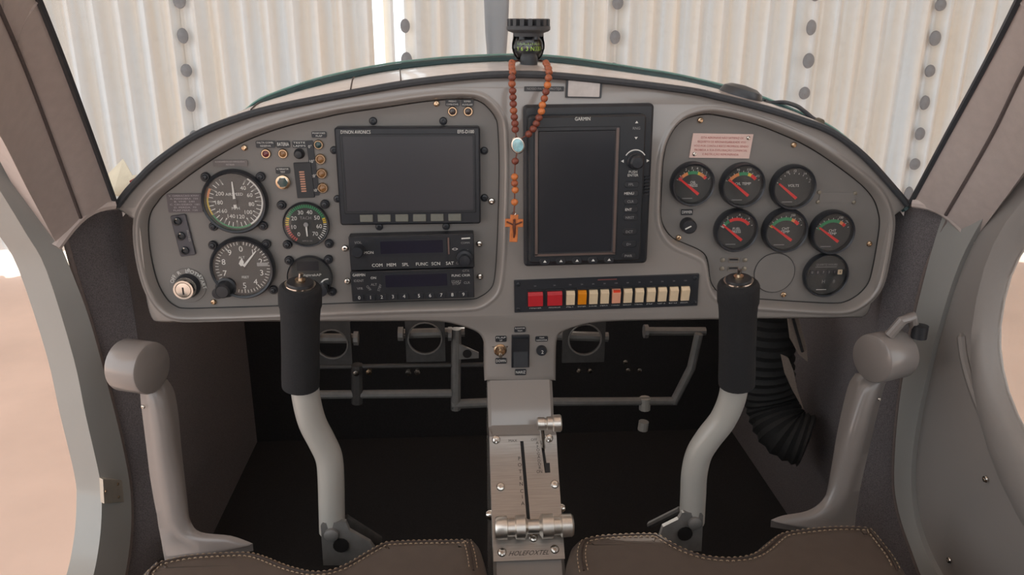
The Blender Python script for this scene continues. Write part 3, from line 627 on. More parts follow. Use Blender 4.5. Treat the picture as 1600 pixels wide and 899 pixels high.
engine(1079.5, 286, 68, 'OIL', [(REDPR, 150, 132), (ORANGE, 132, 110), (GREEN, 110, 74), (YELLOW, 74, 66), (ORANGE, 66, 48), (RED, 48, 38)], [('0', 152), ('2', 112), ('3', 95), ('4', 80), ('5', 66), ('7', 50), ('10', 32)], 'leftmost gauge of the upper row, red orange and green bands, oil pressure', title2='PRESS')
engine(1157, 288, 69, 'OIL TEMP', [(ORANGE, 148, 106), (GREEN, 106, 74), (YELLOW, 74, 62), (RED, 62, 40)], [('50', 152), ('90', 106), ('110', 76), ('150', 42)], 'middle gauge of the upper row, oil temperature, orange then green band')
engine(1235.5, 291, 69, 'VOLTS', [], [('8', 152), ('10', 110), ('12', 90), ('14', 60), ('16', 36)], 'rightmost gauge of the upper row, plain volt meter without coloured bands', needle=((-.64, .16), (.20, -.50)))
engine(1147, 358, 67, 'FUEL', [(WHITE, 152, 138), (GREEN, 138, 120), (RED, 118, 40)], [('0', 155), ('.2', 120), ('.4', 85), ('.6', 55)], 'gauge with a broad red band, fuel pressure, first of the middle row', title2='PRESS')
engine(1223, 358, 69, 'CHT', [(YELLOW, 152, 144), (GREEN, 144, 70), (ORANGE, 70, 58), (RED, 58, 40)], [('50', 155), ('150', 72), ('°C', 48)], 'green banded temperature gauge in the middle of the second row', title2='TEMP', needle=((-.62, .22), (.34, -.46)))
engine(1296, 361, 68, 'CHT', [(GREEN, 152, 66), (ORANGE, 66, 54), (RED, 54, 42)], [('50', 155), ('150', 70), ('°C', 48)], 'green banded temperature gauge nearest the right side wall', title2='TEMP', needle=((-.60, .22), (.34, -.44)))
# hour meter
t, R, z = dial('hour_meter', 'dark round hour meter with a row of counter wheels', 'gauge', 1287.5, 428, 69, deep=.010, rimw=.10)
txt(t, 'QUARTZ HOURS', 0, R*.46, .0028, z, GREYPR, wd=R*.95); MB().bar((-R*.5, R*.36), (R*.45, R*.36), .0006, .0006, z, z+.0002).build('underline', GREYPR, t)
for k in range(6):
    o = MB().prism(rrect(R*.20, R*.22, .0006, c=(-R*.62+k*R*.25, R*.12)), z, z+.0006).build('counter_wheel', CREAM if k == 5 else BEZEL, t)
    txt(o, '00731'[k] if k < 5 else '4', -R*.62+k*R*.25, R*.12, .0032, z+.0008, BLACKPR if k == 5 else GREYPR)
txt(t, 'H', -R*.05, -R*.32, .0046, z, GREYPR); txt(t, '8', R*.42, -R*.32, .0046, z, GREYPR); MB().bar((-R*.34, -R*.68), (R*.12, -R*.68), .0009, .0009, z, z+.0002).build('maker_line', WHITE, t)
# ignition key switch
P = pp(294, 446); t = facing('ignition_switch', 'silver key ignition switch with OFF and START lettering', 'switch', P)
R = psize(268, 440, 325, 441)[0]/2
MB().lathe([(R, 0), (R, .0006), (R*.98, .001), (.0001, .001)], 40).build('legend_plate', PLATE, t)
MB().lathe([(R*.70, .001), (R*.68, .006), (R*.55, .012), (.0001, .012)], 30).build('collar', BEZEL, t)
MB().lathe([(R*.60, .010), (R*.60, .016), (R*.54, .019), (R*.44, .019), (R*.42, .0175), (R*.40, .019), (R*.1, .0195), (.0001, .0195)], 32).build('lock_barrel', CHROME, t)
MB().box((0, -.001, .0196), (.0018, .009, .0006)).build('key_slot', BLACKPR, t, False)
for s, a in (('OFF', 152), ('R', 118), ('L', 88), ('BOTH', 60), ('START', 14)): a_ = math.radians(a); txt(t, s, R*.84*math.cos(a_), R*.84*math.sin(a_), .0046, .0014, WHITE, rot=a_-PI/2)
# jack plate
P = pp(287, 367.5); t = facing('headset_jack_plate', 'tilted dark plate with three small fixings left of the dials', 'jack plate', P, rz=math.radians(7))
wd, h = psize(273, 336, 300, 400); wd *= .9
MB().prism(rrect(wd, h, .002), 0, .003, .0006).build('plate', mat('jack_plate_dark', (74, 72, 78), .45, noise=.08, nscale=90), t)
for y in (.36, 0, -.36): o = MB().lathe([(.005, .003), (.005, .006), (.003, .0065), (.0028, .004), (.0001, .004)], 16, c=(-.002, y*h, 0)).build('socket', BLACK, t); MB().lathe([(.0016, .006), (.0001, .0075)], 10, c=(-.002, y*h+.003, 0)).build('pin', CHROME, o)
txt(t, 'PHONES', wd*.36, -h*.02, .0026, .0032, GREYPR, rot=-PI/2)
# ================================================================== AVIONICS
def unit(name, label, cat, x0, y0, x1, y1, depth, rz=0., Y=YP, rad=.003):
    wd, h = psize(x0, y0, x1, y1, Y); t = facing(name, label, cat, pp((x0+x1)/2, (y0+y1)/2, Y), rz=rz)
    return t, wd, h
t, wd, h = unit('flight_display', 'black wide flight display with six grey keys under its screen', 'display', 530, 198, 751, 348.5, .016)
MB().prism(rrect(wd, h, .0035), 0, .014, .002).build('housing', BEZEL, t)
sw, sh = wd*.895, h*.76; cy = h*.03
MB().rings([[(x, y, .0142) for x, y in rrect(sw+.006, sh+.006, .002, c=(0, cy))], [(x, y, .0150) for x, y in rrect(sw+.005, sh+.005, .002, c=(0, cy))], [(x, y, .0150) for x, y in rrect(sw, sh, .0015, c=(0, cy))], [(x, y, .0141) for x, y in rrect(sw, sh, .0015, c=(0, cy))]], False, False).build('screen_frame', BLACK, t)
MB().prism(rrect(sw, sh, .0015, c=(0, cy)), .0138, .0143).build('screen', mat('matte_display', (62, 61, 65), .3, noise=.06, nscale=6), t)
for k in range(6): MB().prism(rrect(.0155, .0088, .0008, c=(-wd*.312+k*wd*.125, -h*.425)), .0136, .0162, .0006).build('soft_key', KEYGREY, t)
txt(t, 'DYNON AVIONICS', -wd*.355, h*.452, .0040, .0143, WHITE, wd=.034); txt(t, 'EFIS-D100', wd*.40, h*.452, .0040, .0143, WHITE, wd=.019)
for x, y in ((583, 189), (692.5, 189), (522, 234.5), (527.5, 310.5), (756.5, 235.5), (757, 309), (592.5, 354), (697, 353.5)):
    q = pp(x, y)-pp(640.5, 273.25); s_ = link('screw', SCR_B, t, (q.x, q.z, 0)); s_.scale = (1.1, 1.1, 1.1)
# radio
t, wd, h = unit('com_radio', 'black radio with long display, upper unit under the flight display', 'radio', 549, 362.5, 741, 415, .02, rz=math.radians(.8))
MB().prism(rrect(wd, h, .0015), 0, .016, .001).build('housing', BLACK, t)
MB().prism(rrect(wd*.58, h*.50, .001, c=(-wd*.01, h*.16)), .0158, .0168).build('display_frame', BEZEL, t); MB().prism(rrect(wd*.50, h*.36, .001, c=(0, h*.16)), .0166, .0172).build('display', LCD, t)
MB().bar((wd*.295, h*.40), (wd*.295, -h*.08), .002, .002, .016, .0176).build('side_bar', mat('bronze_bar', (120, 96, 90), .4, .3, noise=.05, nscale=90), t)
for k, s in enumerate(['COM', 'MEM', 'SPL', 'FUNC', 'SCN', 'SAT']): txt(t, s, -wd*.285+k*wd*.113+(wd*.02 if k > 2 else 0), -h*.36, .0040, .0163, WHITE)
txt(t, 'VOL', -wd*.425, h*.32, .0032, .0163, GREYPR); txt(t, 'OFF', -wd*.40, h*.02, .003, .0163, GREYPR); txt(t, 'MON', -wd*.345, h*.02, .0034, .0163, WHITE); txt(t, '<>', wd*.345, h*.05, .0046, .0163, WHITE)
MB().bar((wd*.40, h*.36), (wd*.47, h*.37), .0016, .0016, .0160, .0163).build('maker_mark', WHITE, t); txt(t, 'COMM', wd*.43, h*.23, .0024, .0163, GREYPR); txt(t, 'STO', wd*.43, h*.0, .003, .0163, WHITE); txt(t, 'CH', wd*.37, -h*.36, .003, .0163, GREYPR)
MB().lathe([(.0075, .016), (.0072, .028), (.006, .030), (.0001, .0302)], 24, c=(-wd*.425, h*.12, 0)).build('volume_knob', BEZEL, t); MB().lathe([(.010, .016), (.0098, .024), (.0066, .0245), (.0064, .034), (.0001, .0345)], 24, c=(wd*.42, -h*.18, 0)).build('tuning_knob', BEZEL, t)
for sx, py in ((-1, 386.5), (1, 382.5)): q = pp(539 if sx < 0 else 749, py)-pp(645, 388.75); link('screw', SCR_C, t, (q.x, q.z, 0))
t, wd, h = unit('transponder', 'black transponder with digit keys, lower unit under the flight display', 'radio', 551.5, 416.5, 741, 462.5, .02, rz=math.radians(1.0))
MB().prism(rrect(wd, h, .0015), 0, .016, .001).build('housing', BLACK, t); MB().prism(rrect(wd*.55, h*.52, .001, c=(wd*.03, h*.16)), .0158, .0168).build('display_frame', BEZEL, t); MB().prism(rrect(wd*.50, h*.40, .001, c=(wd*.03, h*.16)), .0166, .0172).build('display', LCD, t)
for k, s in enumerate('0123456789'):
    x = -wd*.44+k*wd*.091+(wd*.03 if k > 4 else 0)
    o = MB().prism(rrect(.011, .0072, .001, c=(x, -h*.36)), .0158, .0172, .0004).build('digit_key', BEZEL, t); txt(o, s, x, -h*.36, .0044, .0175, WHITE)
txt(t, 'GARMIN', -wd*.43, h*.39, .0034, .0163, WHITE, wd=.015)
for s, x, y, ro in (('IDENT', -.435, .20, 0), ('VFR', -.43, -.06, 0), ('ON', -.315, .28, 0), ('ALT', -.315, .06, 0), ('OFF', -.36, -.05, -1.0), ('STBY', -.27, -.05, 1.2), ('FUNC', .355, .27, 0), ('START', .355, .07, 0), ('STOP', .355, .0, 0), ('CRSR', .435, .27, 0), ('CLR', .44, .02, 0), ('GTX', .435, .42, 0)): txt(t, s, wd*x, h*y, .0030, .0163, WHITE if s in ('FUNC', 'CRSR', 'ON') else GREYPR, rot=ro)
for sx, py in ((-1, 437.5), (1, 434)): q = pp(543 if sx < 0 else 750, py)-pp(646.25, 439.5); link('screw', SCR_C, t, (q.x, q.z, 0))
# portable GPS
YG = YF
x0, y0, x1, y1 = 818, 166, 1011, 415
t = facing('gps_display', 'tall black portable navigation display with keys down its right side', 'display', pp(916, 290.5, YG), rz=math.radians(.75))
wd = .152; h = pp(915, 166, YG).z-pp(912, 414.5, YG).z
MB().prism(rrect(wd, h, .005), 0, .010, .003).build('mount', BEZEL, t); iw, ih = wd*.89, h*.90; ox = -wd*.025
MB().prism(rrect(iw, ih, .004, c=(ox, -.001)), .010, .026, .002).build('housing', mat('gps_housing', (38, 40, 44), .4, noise=.06, nscale=90), t)
sw, sh = .0875, h*.74; cx, cy = -wd*.105, -h*.015
MB().rings([[(x, y, .0262) for x, y in rrect(sw+.012, sh+.010, .002, c=(cx, cy))], [(x, y, .0272) for x, y in rrect(sw+.011, sh+.009, .002, c=(cx, cy))], [(x, y, .0272) for x, y in rrect(sw+.002, sh+.002, .001, c=(cx, cy))], [(x, y, .0262) for x, y in rrect(sw, sh, .001, c=(cx, cy))]], False, False).build('screen_frame', BLACK, t)
for x_ in (cx-sw/2-.003, cx+sw/2+.003): MB().box((x_, cy, .0273), (.003, sh+.006, .0008)).build('frame_stripe', mat('bronze_stripe', (116, 100, 94), .4, .5, noise=.05, nscale=90), t, False)
MB().box((cx, cy-sh/2-.003, .0273), (sw+.009, .0026, .0008)).build('frame_stripe', MATS['bronze_stripe'], t, False)
MB().prism(rrect(sw, sh, .001, c=(cx, cy)), .0258, .0266).build('screen', SCREEN, t)
txt(t, 'GARMIN', -wd*.065, h*.425, .0040, .0263, WHITE, wd=.0175)
kx = wd*.345
MB().lathe([(.0098, .026), (.0098, .028), (.0082, .030), (.0078, .038), (.006, .040), (.0001, .0402)], 26, c=(kx, h*.172, 0)).build('joystick_knob', BEZEL, t)
b = MB(); b.arc(.0122, .0134, 150, 30, .0264, 10, (kx, h*.172)); b.build('knob_arc', WHITE, t)
for dx, dy, r_ in ((-.0145, 0, PI/2), (.0145, 0, -PI/2)): b = MB(); b.add([(kx+dx+.0022*math.cos(r_+PI/2+q), h*.172+dy+.0022*math.sin(r_+PI/2+q), .0264) for q in (0, 2.1, 4.2)], [(0, 1, 2)]); b.build('arrow', WHITE, t)
KEYS = [('RNG', .355, 0), ('PUSH', .095, 1), ('ENTER', .075, 1), ('FPL', .02, 2), ('MENU', -.035, 3), ('CLR', -.085, 2), ('ENT', -.135, 3), ('NRST', -.185, 2), ('DCT', -.275, 2), ('D>', -.355, 2), ('PWR', -.43, 2)]
for s, y, k in KEYS:
    if k >= 2: o = MB().prism(rrect(.017, .0075, .0034, c=(kx-.003, h*(y+.01))), .0258, .0275, .0005).build('key', BLACK, t)
    else: o = t
    txt(o, s, kx-.002*k, h*(y+.01), .0030, .0278 if k >= 2 else .0264, WHITE if k in (1, 3) else GREYPR)
for y, r_ in ((.40, 0), (.31, PI)): b = MB(); b.add([(kx+.0022*math.cos(r_+PI/2+q), h*y+.0018*math.sin(r_+PI/2+q), .0264) for q in (0, 2.1, 4.2)], [(0, 1, 2)]); b.build('arrow', WHITE, t)
for k in range(5):
    x = -wd*.345+k*wd*.128; o = MB().prism(rrect(.012, .0085, .0036, c=(x, -h*.443)), .0256, .0272, .0005).build('soft_key', BLACK, t)
    b = MB(); b.add([(x+.0024*math.cos(PI/2+q), -h*.443+.0020*math.sin(PI/2+q), .0274) for q in (0, 2.1, 4.2)], [(0, 1, 2)]); b.build('arrow', WHITE, o)
for k in range(6): MB().box((wd*.465, h*.06-k*.004, .012), (.006, .0014, .006)).build('speaker_rib', BLACK, t, False)
# switch bank
t, wd, h = unit('switch_panel', 'black bank of red, cream and amber rocker switches', 'switch panel', 804.5, 432.5, 1091, 482.5, .006, rz=math.radians(1.2), Y=YF)
MB().prism(rrect(wd, h, .001), 0, .003, .0006).build('backplate', BEZEL, t)
MB().bar((-.012, h*.43), (.012, h*.43), .0014, .0014, .0030, .0033).build('maker_mark', mat('dim_red_print', (120, 70, 66), .6, noise=.03, nscale=200), t)
def sx_(px, py): q = pp(px, py, YF)-pp(947.75, 457.5, YF); return q.x
names = ['MASTER', 'AVIONICOS', 'ALT', 'BOMBA', 'STROBE', 'NAV', 'POUSO', 'BEACON', 'PAINEL', 'AP', 'GPS', 'EFIS', 'AUX']
pxs = [836, 866, 890.5, 908.5, 926, 943.5, 961.5, 979.5, 997.5, 1015.5, 1033, 1051, 1068.5]
pys = [462, 461.5, 460.5, 460.5, 460, 459.5, 459, 458.5, 458.5, 458, 457.5, 457.5, 457]
for i, s in enumerate(names):
    x = sx_(pxs[i], 458); ww = .0184 if i < 2 else .0104; hh = .0182 if i < 2 else .0185
    m = REDROCK if i < 2 else AMBER if i == 3 else SALMON if i == 6 else CREAM
    y0 = -h*.07-.0003
    prof = [(-hh/2, .002), (-hh/2, .006), (hh*.30, .0098), (hh/2, .0062), (hh/2, .002)] if i > 1 else [(-hh/2, .002), (-hh/2, .0066), (hh*.28, .0078), (hh/2, .0055), (hh/2, .002)]
    b = MB(); b.rings([[(x-ww/2, y0+a, c) for a, c in prof], [(x+ww/2, y0+a, c) for a, c in prof]])
    o = b.build('rocker', m, t, False)
    MB().rings([[(q[0], q[1], .0028) for q in rrect(ww+.004, hh+.006, .0006, c=(x, y0))], [(q[0], q[1], .0040) for q in rrect(ww+.0036, hh+.0056, .0006, c=(x, y0))], [(q[0], q[1], .0040) for q in rrect(ww+.001, hh+.001, .0004, c=(x, y0))], [(q[0], q[1], .0028) for q in rrect(ww+.001, hh+.001, .0004, c=(x, y0))]], False, False).build('rocker_surround', BLACK, t)
    if i == 6: MB().box((x, y0+hh*.40, .0084), (ww*.82, .0034, .0022)).build('lit_window', REDLENS, o, False)
    txt(t, s, x, -h*.37, .0022, .0033, WHITE, wd=ww*(.95 if i > 1 else .8)); txt(t, str([5, 5, 5, 5, 3, 3, 10, 5, 3, 3, 5, 5, 10][i])+'A', x, h*.31, .0018, .0033, GREYPR)
for a in (-1, 1):
    for c in (-1, 1): s_ = link('screw', SCR_B, t, (a*(wd/2-.005), c*(h/2-.005), .003)); s_.scale = (.7, .7, .7)
# ================================================================== ON THE GLARESHIELD
YC = 1.02
bp_ = atY(825, 106, YC); sc = psize(792, 60, 860, 61, YC)[0]/2      # half width of the crown
t = thing('magnetic_compass', 'black ball compass with notched crown on the glareshield', 'compass', bp_)
def zc(py): return atY(825, py, YC).z-bp_.z
MB().lathe([(sc*.42, -.010), (sc*.42, .0), (sc*.40, .002), (sc*.40, zc(90)), (sc*.36, zc(84)), (sc*.30, zc(82)), (.0001, zc(82))], 24, c=(0, -.012, 0)).build('stem', BLACK, t)
zb = zc(73); rb = (zc(47)-zc(98))/2
MB().lathe([(rb*.74*math.cos(a), zb+rb*.62*math.sin(a)*1.3) for a in [(-PI/2+.2)+k*(PI-.4)/8 for k in range(9)]], 28).build('compass_card', BEZEL, t)
o = t
for k, s in enumerate(['9', '6', '3', 'N', '33', '30']):
    a = math.radians(-90+(-62+k*26)); rr = rb*.77
    m = Matrix.Translation((rr*math.cos(a), rr*math.sin(a), zb-rb*.12)) @ Matrix.Rotation(a+PI/2, 4, 'Z') @ Matrix.Rotation(PI/2, 4, 'X')
    txt(t, s, 0, 0, .0050, 0, LIME, mtx=m)
b = MB()
for k in range(14):
    a = math.radians(-90-65+k*10); h_ = .0016 if k % 2 else .0026; d = Vector((math.cos(a), math.sin(a), 0)); e = Vector((-d.y, d.x, 0))*.00028; p = d*rb*.765+Vector((0, 0, zb+rb*.12))
    b.add([p-e, p+e, p+e+Vector((0, 0, h_)), p-e+Vector((0, 0, h_))], [(0, 1, 2, 3)])
b.build('card_marks', LIME, t)
MB().lathe([(rb*math.cos(a), zb+rb*math.sin(a)) for a in [(-PI/2+.35)+k*(PI-.7)/14 for k in range(15)]], 32).build('glass_ball', BALL, t)
b = MB()                                               # housing ring open at the front
b.rings([[(rb*q*math.cos(a), rb*q*math.sin(a), zb+z_*rb) for a in [math.radians(-12+k*204/24) for k in range(25)]] for q, z_ in ((.70, -.80), (.92, -.52), (1.05, -.1), (1.05, .2), (.98, .5), (.96, 1.0), (.90, 1.0), (.92, .5), (1.0, .2), (1.0, -.1), (.88, -.5), (.66, -.78), (.70, -.80))], False, False, closed=False); b.build('housing', BLACK, t)
MB().lathe([(sc*.30, zb-rb*1.02), (sc*.55, zb-rb*.80), (sc*.50, zb-rb*.76), (sc*.3, zb-rb*.9)], 28).build('lower_cup', BLACK, t)
z0, z1 = zc(49), zc(40)
MB().lathe([(sc*.68, zb+rb*.62), (sc*.70, z0-.002), (sc*.92, z0), (sc*1.0, z0+.002), (sc*1.0, z1-.001), (sc*.94, z1), (.0001, z1)], 36).build('crown_disc', RUBBER, t)
nm = MB().prism([(-.0022, sc*.50), (.0022, sc*.50), (.0026, sc*.97), (-.0026, sc*.97)], 0, .0085, .0008).mesh('crown_notch', RUBBER)
for k in range(16): link('crown_notch', nm, t, (0, 0, z1-.0005), 2*PI*k/16)
b = MB(); b.lathe([(.0045, zb-.001), (.0040, zb+.006), (.0001, zb+.0065)], 12, c=(-sc*.3, -rb*.6, rb*.5)); b.lathe([(.0045, zb-.001), (.0040, zb+.006), (.0001, zb+.0065)], 12, c=(sc*.3, -rb*.6, rb*.5)); b.build('adjuster_screws', BEZEL, t)
# rosary
YR = .898
ra = thing('rosary', 'wooden bead rosary with oval medal and crucifix hanging from the compass', 'rosary', atY(805, 230, YR)); RO = atY(805, 230, YR)
def rp(x, y, Y=YR): return atY(x, y, Y)-RO
beads = [(800, 121.5, 'd'), (800, 131, 'm'), (801, 142, 'd'), (801.5, 152, 'd'), (802, 162.5, 'd'), (802.5, 173, 'm'), (803.5, 183, 'd'), (804.5, 193, 'd'), (805, 202.5, 'd'),
         (857, 122, 'm'), (855.5, 133, 'l'), (853, 143.5, 'd'), (850.5, 154, 'm'), (847.5, 164, 'l'), (846, 174, 'l'), (842, 184, 'd'), (838, 193, 'd'), (833, 201.5, 'd'), (826, 209.5, 'd'),
         (805, 252, 'd'), (804, 276.5, 'l'), (804, 286.5, 'm'), (805, 297, 'l'), (804, 316, 'l')]
back_ = [(801, 113, .925, 'm'), (800, 106.5, .945, 'm'), (799.5, 101.5, .962, 'm'), (800, 98, .98, 'm'), (858, 113, .925, 'm'), (857, 107, .945, 'm'), (855, 102, .962, 'm'), (853, 98.5, .98, 'm')]
SPH = {k: MB().lathe([(.0043*math.cos(a), .0041*math.sin(a)) for a in [-PI/2+.25+j*(PI-.5)/5 for j in range(6)]], 10).mesh('bead', m) for k, m in (('d', WOODD), ('m', WOODM), ('l', WOODL))}
for x, y, k in beads: link('bead', SPH[k], ra, rp(x, y))
for x, y, Y, k in back_: link('bead', SPH[k], ra, rp(x, y, Y))
CORD = mat('rosary_cord', (112, 66, 54), .7, noise=.1, nscale=400)
lc = [rp(801, 98, .985)]+[rp(x, y, Y) for x, y, Y, k in back_[3::-1]][1:]+[rp(x, y) for x, y, k in beads[:9]]+[rp(807, 215)]
rc = [rp(853, 98, .985)]+[rp(x, y, Y) for x, y, Y, k in back_[:3:-1]][1:]+[rp(x, y) for x, y, k in beads[9:19]]+[rp(811, 219)]
MB().tube(lc, .0008, 6).build('cord', CORD, ra); MB().tube(rc, .0008, 6).build('cord', CORD, ra)
MB().tube([rp(808, 238), rp(805, 252), rp(804, 276), rp(804, 316), rp(803, 336)], .0008, 6).build('cord', CORD, ra)
MB().tube([rp(800, 98, .985)+Vector((.004*math.sin(k), .012+.045*math.sin(k*PI/10), .001)) + (rp(853, 98, .985)-rp(800, 98, .985))*(k/10) for k in range(11)], .0012, 6).build('cord', CORD, ra)
o = MB().lathe([(.0001, -.0016), (.0085, -.0016), (.0098, 0), (.0088, .0014), (.0001, .0018)], 26, sx=.82).build('medal', CHROME, ra); o.matrix_basis = Matrix.Translation(rp(809, 227)) @ Matrix.Rotation(PI/2, 4, 'X')@Matrix.Rotation(.25, 4, 'Z')
o2 = MB().lathe([(.0076, .0012), (.0072, .0024), (.0001, .0028)], 24, sx=.82).build('enamel', mat('blue_enamel', (150, 196, 204), .2, noise=.3, nscale=160, coat=.5), o)
wd, h = psize(789, 336, 817, 378, YR); cy = h*.20; a = .0046
o = MB().prism([(-a, -h/2), (a, -h/2), (a, cy-a), (wd/2, cy-a), (wd/2, cy+a), (a, cy+a), (a, h/2), (-a, h/2), (-a, cy+a), (-wd/2, cy+a), (-wd/2, cy-a), (-a, cy-a)], -.002, .002, .0006).build('crucifix', WOODL, ra, False); o.matrix_basis = Matrix.Translation(rp(803, 357)) @ Matrix.Rotation(PI/2, 4, 'X') @ Matrix.Rotation(-.03, 4, 'Z')
b = MB(); b.tube([(0, cy+.003, .003), (0, cy-.004, .0034), (.0006, cy-.012, .003), (0, cy-.017, .003)], [.0013, .0019, .0014, .0008], 8); b.tube([(-.009, cy+.002, .0028), (0, cy-.002, .0032), (.009, cy+.002, .0028)], .0009, 6); b.lathe([(.0001, .0024), (.0016, .003), (.0013, .0048), (.0001, .0052)], 10, c=(0, cy+.004, 0)); b.build('corpus', mat('dark_bronze', (92, 52, 40), .4, .5, noise=.1, nscale=200), o)
MB().tube([rp(800, 336), rp(801, 332), rp(804, 331), rp(806, 334), rp(803, 338)], .0006, 6).build('chain_ring', CHROME, ra)
# antenna puck and lead
pa = atY(1157, 151, .975); t = thing('antenna_puck', 'dark low dome antenna on the right of the glareshield', 'antenna', pa)
b = MB(); b.lathe([(.025, -.010), (.027, -.006), (.027, .002), (.024, .0085), (.016, .0125), (.0001, .014)], 28); o = b.build('dome', mat('dome_black', (58, 60, 64), .32, noise=.06, nscale=60), t); o.rotation_euler = (0, math.radians(16), 0)
o = MB().tube([(.028, -.004, -.008), (.034, -.004, -.0105), (.040, -.004, -.0135)], [.0055, .005, .003], 12).build('cable_boot', RUBBER, t)
P = catmull([atY(x, y, Y) for x, y, Y in ((1190, 160, 1.0), (1205, 161, .995), (1225, 160, .99), (1245, 166, .985), (1258, 175, .98), (1270, 185, .97), (1280, 190, .955))], 5)
c = thing('antenna_cable', 'grey cable looping off the right end of the glareshield', 'cable', P[0]); MB().tube([p-P[0] for p in P], .0026, 8).build('lead', RUBBER, c)
q = catmull([atY(x, y, Y) for x, y, Y in ((1196, 163, .98), (1220, 169, .975), (1245, 178, .97), (1262, 186, .962))], 4); MB().tube([p-P[0] for p in q], .0014, 6).build('thin_wire', mat('pale_wire', (196, 186, 178), .4, noise=.05, nscale=90), c)
d = (P[-1]-P[-2]).normalized(); MB().tube([P[-1]-P[0]-d*.004, P[-1]-P[0]+d*.006], .0042, 10).build('plug', mat('olive_plug', (104, 98, 84), .5, noise=.1, nscale=90), c)
# paper tucked in the left windscreen corner
cn = [(176, 305, .955), (169, 272, .985), (192, 249, .99), (206, 274, .97), (216, 272, .962), (190, 306, .945)]
P = [atY(x, y, Y) for x, y, Y in cn]; t = thing('folded_paper', 'folded cream paper tucked into the left windscreen corner', 'paper', P[0])
b = MB(); n = Vector((0, .0012, .0006)); b.rings([[p-P[0] for p in P[:4]], [p-P[0]+n for p in P[:4]]]); b.build('sheet', PAPER, t, False)
b = MB(); b.rings([[p-P[0]+Vector((0, -.004, 0)) for p in (P[0], P[3], P[4], P[5])], [p-P[0]+Vector((0, -.003, 0)) for p in (P[0], P[3], P[4], P[5])]]); b.build('folded_flap', PAPER, t, False)
q = [atY(x, y, .948) for x, y in ((202, 283), (216, 275), (214, 283), (205, 289))]; t = thing('red_card', 'red card edge beside the folded paper', 'card', q[0]); b = MB(); b.rings([[p-q[0] for p in q], [p-q[0]+Vector((0, .002, 0)) for p in q]]); b.build('card', REDPAPER, t, False)
# ================================================================== CENTRE CONSOLE
def cpt(py, Y): p = atY(815, py, Y); return Vector((0, Y, p.z))
A0, A1, A2 = cpt(594, .936), cpt(664, .905), cpt(680, .884)
plate = catmull([cpt(682, .880), cpt(712, .866), cpt(750, .846), cpt(800, .818), cpt(845, .793), cpt(877, .776)], 6)
CO = Vector((0, .85, .9)); HW = .0412
con = thing('centre_console', 'grey centre console with brushed metal throttle plate between the seats', 'console', CO)
prof = [A0, cpt(630, .918), A1, A2]+[p+Vector((0, .005, 0)) for p in plate]+[cpt(905, .764), Vector((0, .76, .70)), Vector((0, .98, .70)), Vector((0, .98, A0.z))]
b = MB(); rs = []
for x, k in ((-HW-.001, .004), (-HW+.003, 0), (HW-.003, 0), (HW+.001, .004)):
    pl = inset([(p.y, p.z) for p in prof], k) if k else [(p.y, p.z) for p in prof]; rs.append([(x, y-CO.y, z-CO.z) for y, z in pl])
b.rings(rs); b.build('console_body', PAINT, con, ang=30)
# throttle plate built round its two slots
def plate_at(v):       # v 0..1 down the plate
    f = v*(len(plate)-1); i = min(int(f), len(plate)-2); p = plate[i].lerp(plate[i+1], f-i); d = (plate[i+1]-plate[i]).normalized(); n = Vector((0, d.z, -d.y)); n = n if n.y < 0 else -n
    return p, n, d
def vpix(py): 
    best = min(range(201), key=lambda k: abs(proj_y(plate_at(k/200)[0])-py)); return best/200
def proj_y(p): d = p-CAM; return 449.5-FPX*d.dot(UP)/d.dot(FW)
def xpix(px, py): 
    p = plate_at(vpix(py))[0]; return atY(px, py, p.y).x
PW = HW+.0005
s1 = [(.0, 0)]
sl1 = (vpix(690), vpix(822), xpix(815, 690), xpix(826, 820), .0042)
sl2 = (vpix(690), vpix(741), xpix(846.5, 700), xpix(853, 735), .0036)
def slotx(sl, v): f = (v-sl[0])/(sl[1]-sl[0]); return sl[2]+(sl[3]-sl[2])*f
vs = sorted(set([0, 1]+[k/40 for k in range(41)]+[sl1[0], sl1[1], sl2[0], sl2[1]]))
b = MB()
for va, vb in zip(vs, vs[1:]):
    vm = (va+vb)/2; cuts = [(-PW, -PW)]
    for sl in (sl1, sl2):
        if sl[0] < vm < sl[1]: cuts.append(('s', sl))
    segs = [lambda v: -PW]; spans = []
    lefts = [lambda v: -PW]; 
    for cq in cuts[1:]:
        sl = cq[1]; spans.append((lefts[-1], (lambda v, sl=sl: slotx(sl, v)-sl[4]/2))); lefts.append(lambda v, sl=sl: slotx(sl, v)+sl[4]/2)
    spans.append((lefts[-1], lambda v: PW))
    for L, R_ in spans:
        vv = []
        for dz in (.0008, .004):
            for v, fn in ((va, L), (va, R_), (vb, R_), (vb, L)):
                p, n, d = plate_at(v); q = p+n*dz-CO; vv.append((fn(v), q.y, q.z))
        b.add(vv, [(0, 1, 2, 3), (4, 5, 6, 7), (0, 4, 7, 3), (1, 5, 6, 2), (0, 1, 5, 4), (3, 2, 6, 7)])
b.build('throttle_plate', ALU, con, smooth=False)
b = MB()
for sl in (sl1, sl2):
    vv = []
    for v in [sl[0]+(sl[1]-sl[0])*k/12 for k in range(13)]:
        p, n, d = plate_at(v); q = p+n*.0010-CO; vv.append([(slotx(sl, v)-sl[4]*.55, q.y, q.z), (slotx(sl, v)+sl[4]*.55, q.y, q.z)])
    b.rings(vv, False, False, closed=False)
b.build('slot_shadow_gap', BLACKPR, con, False)
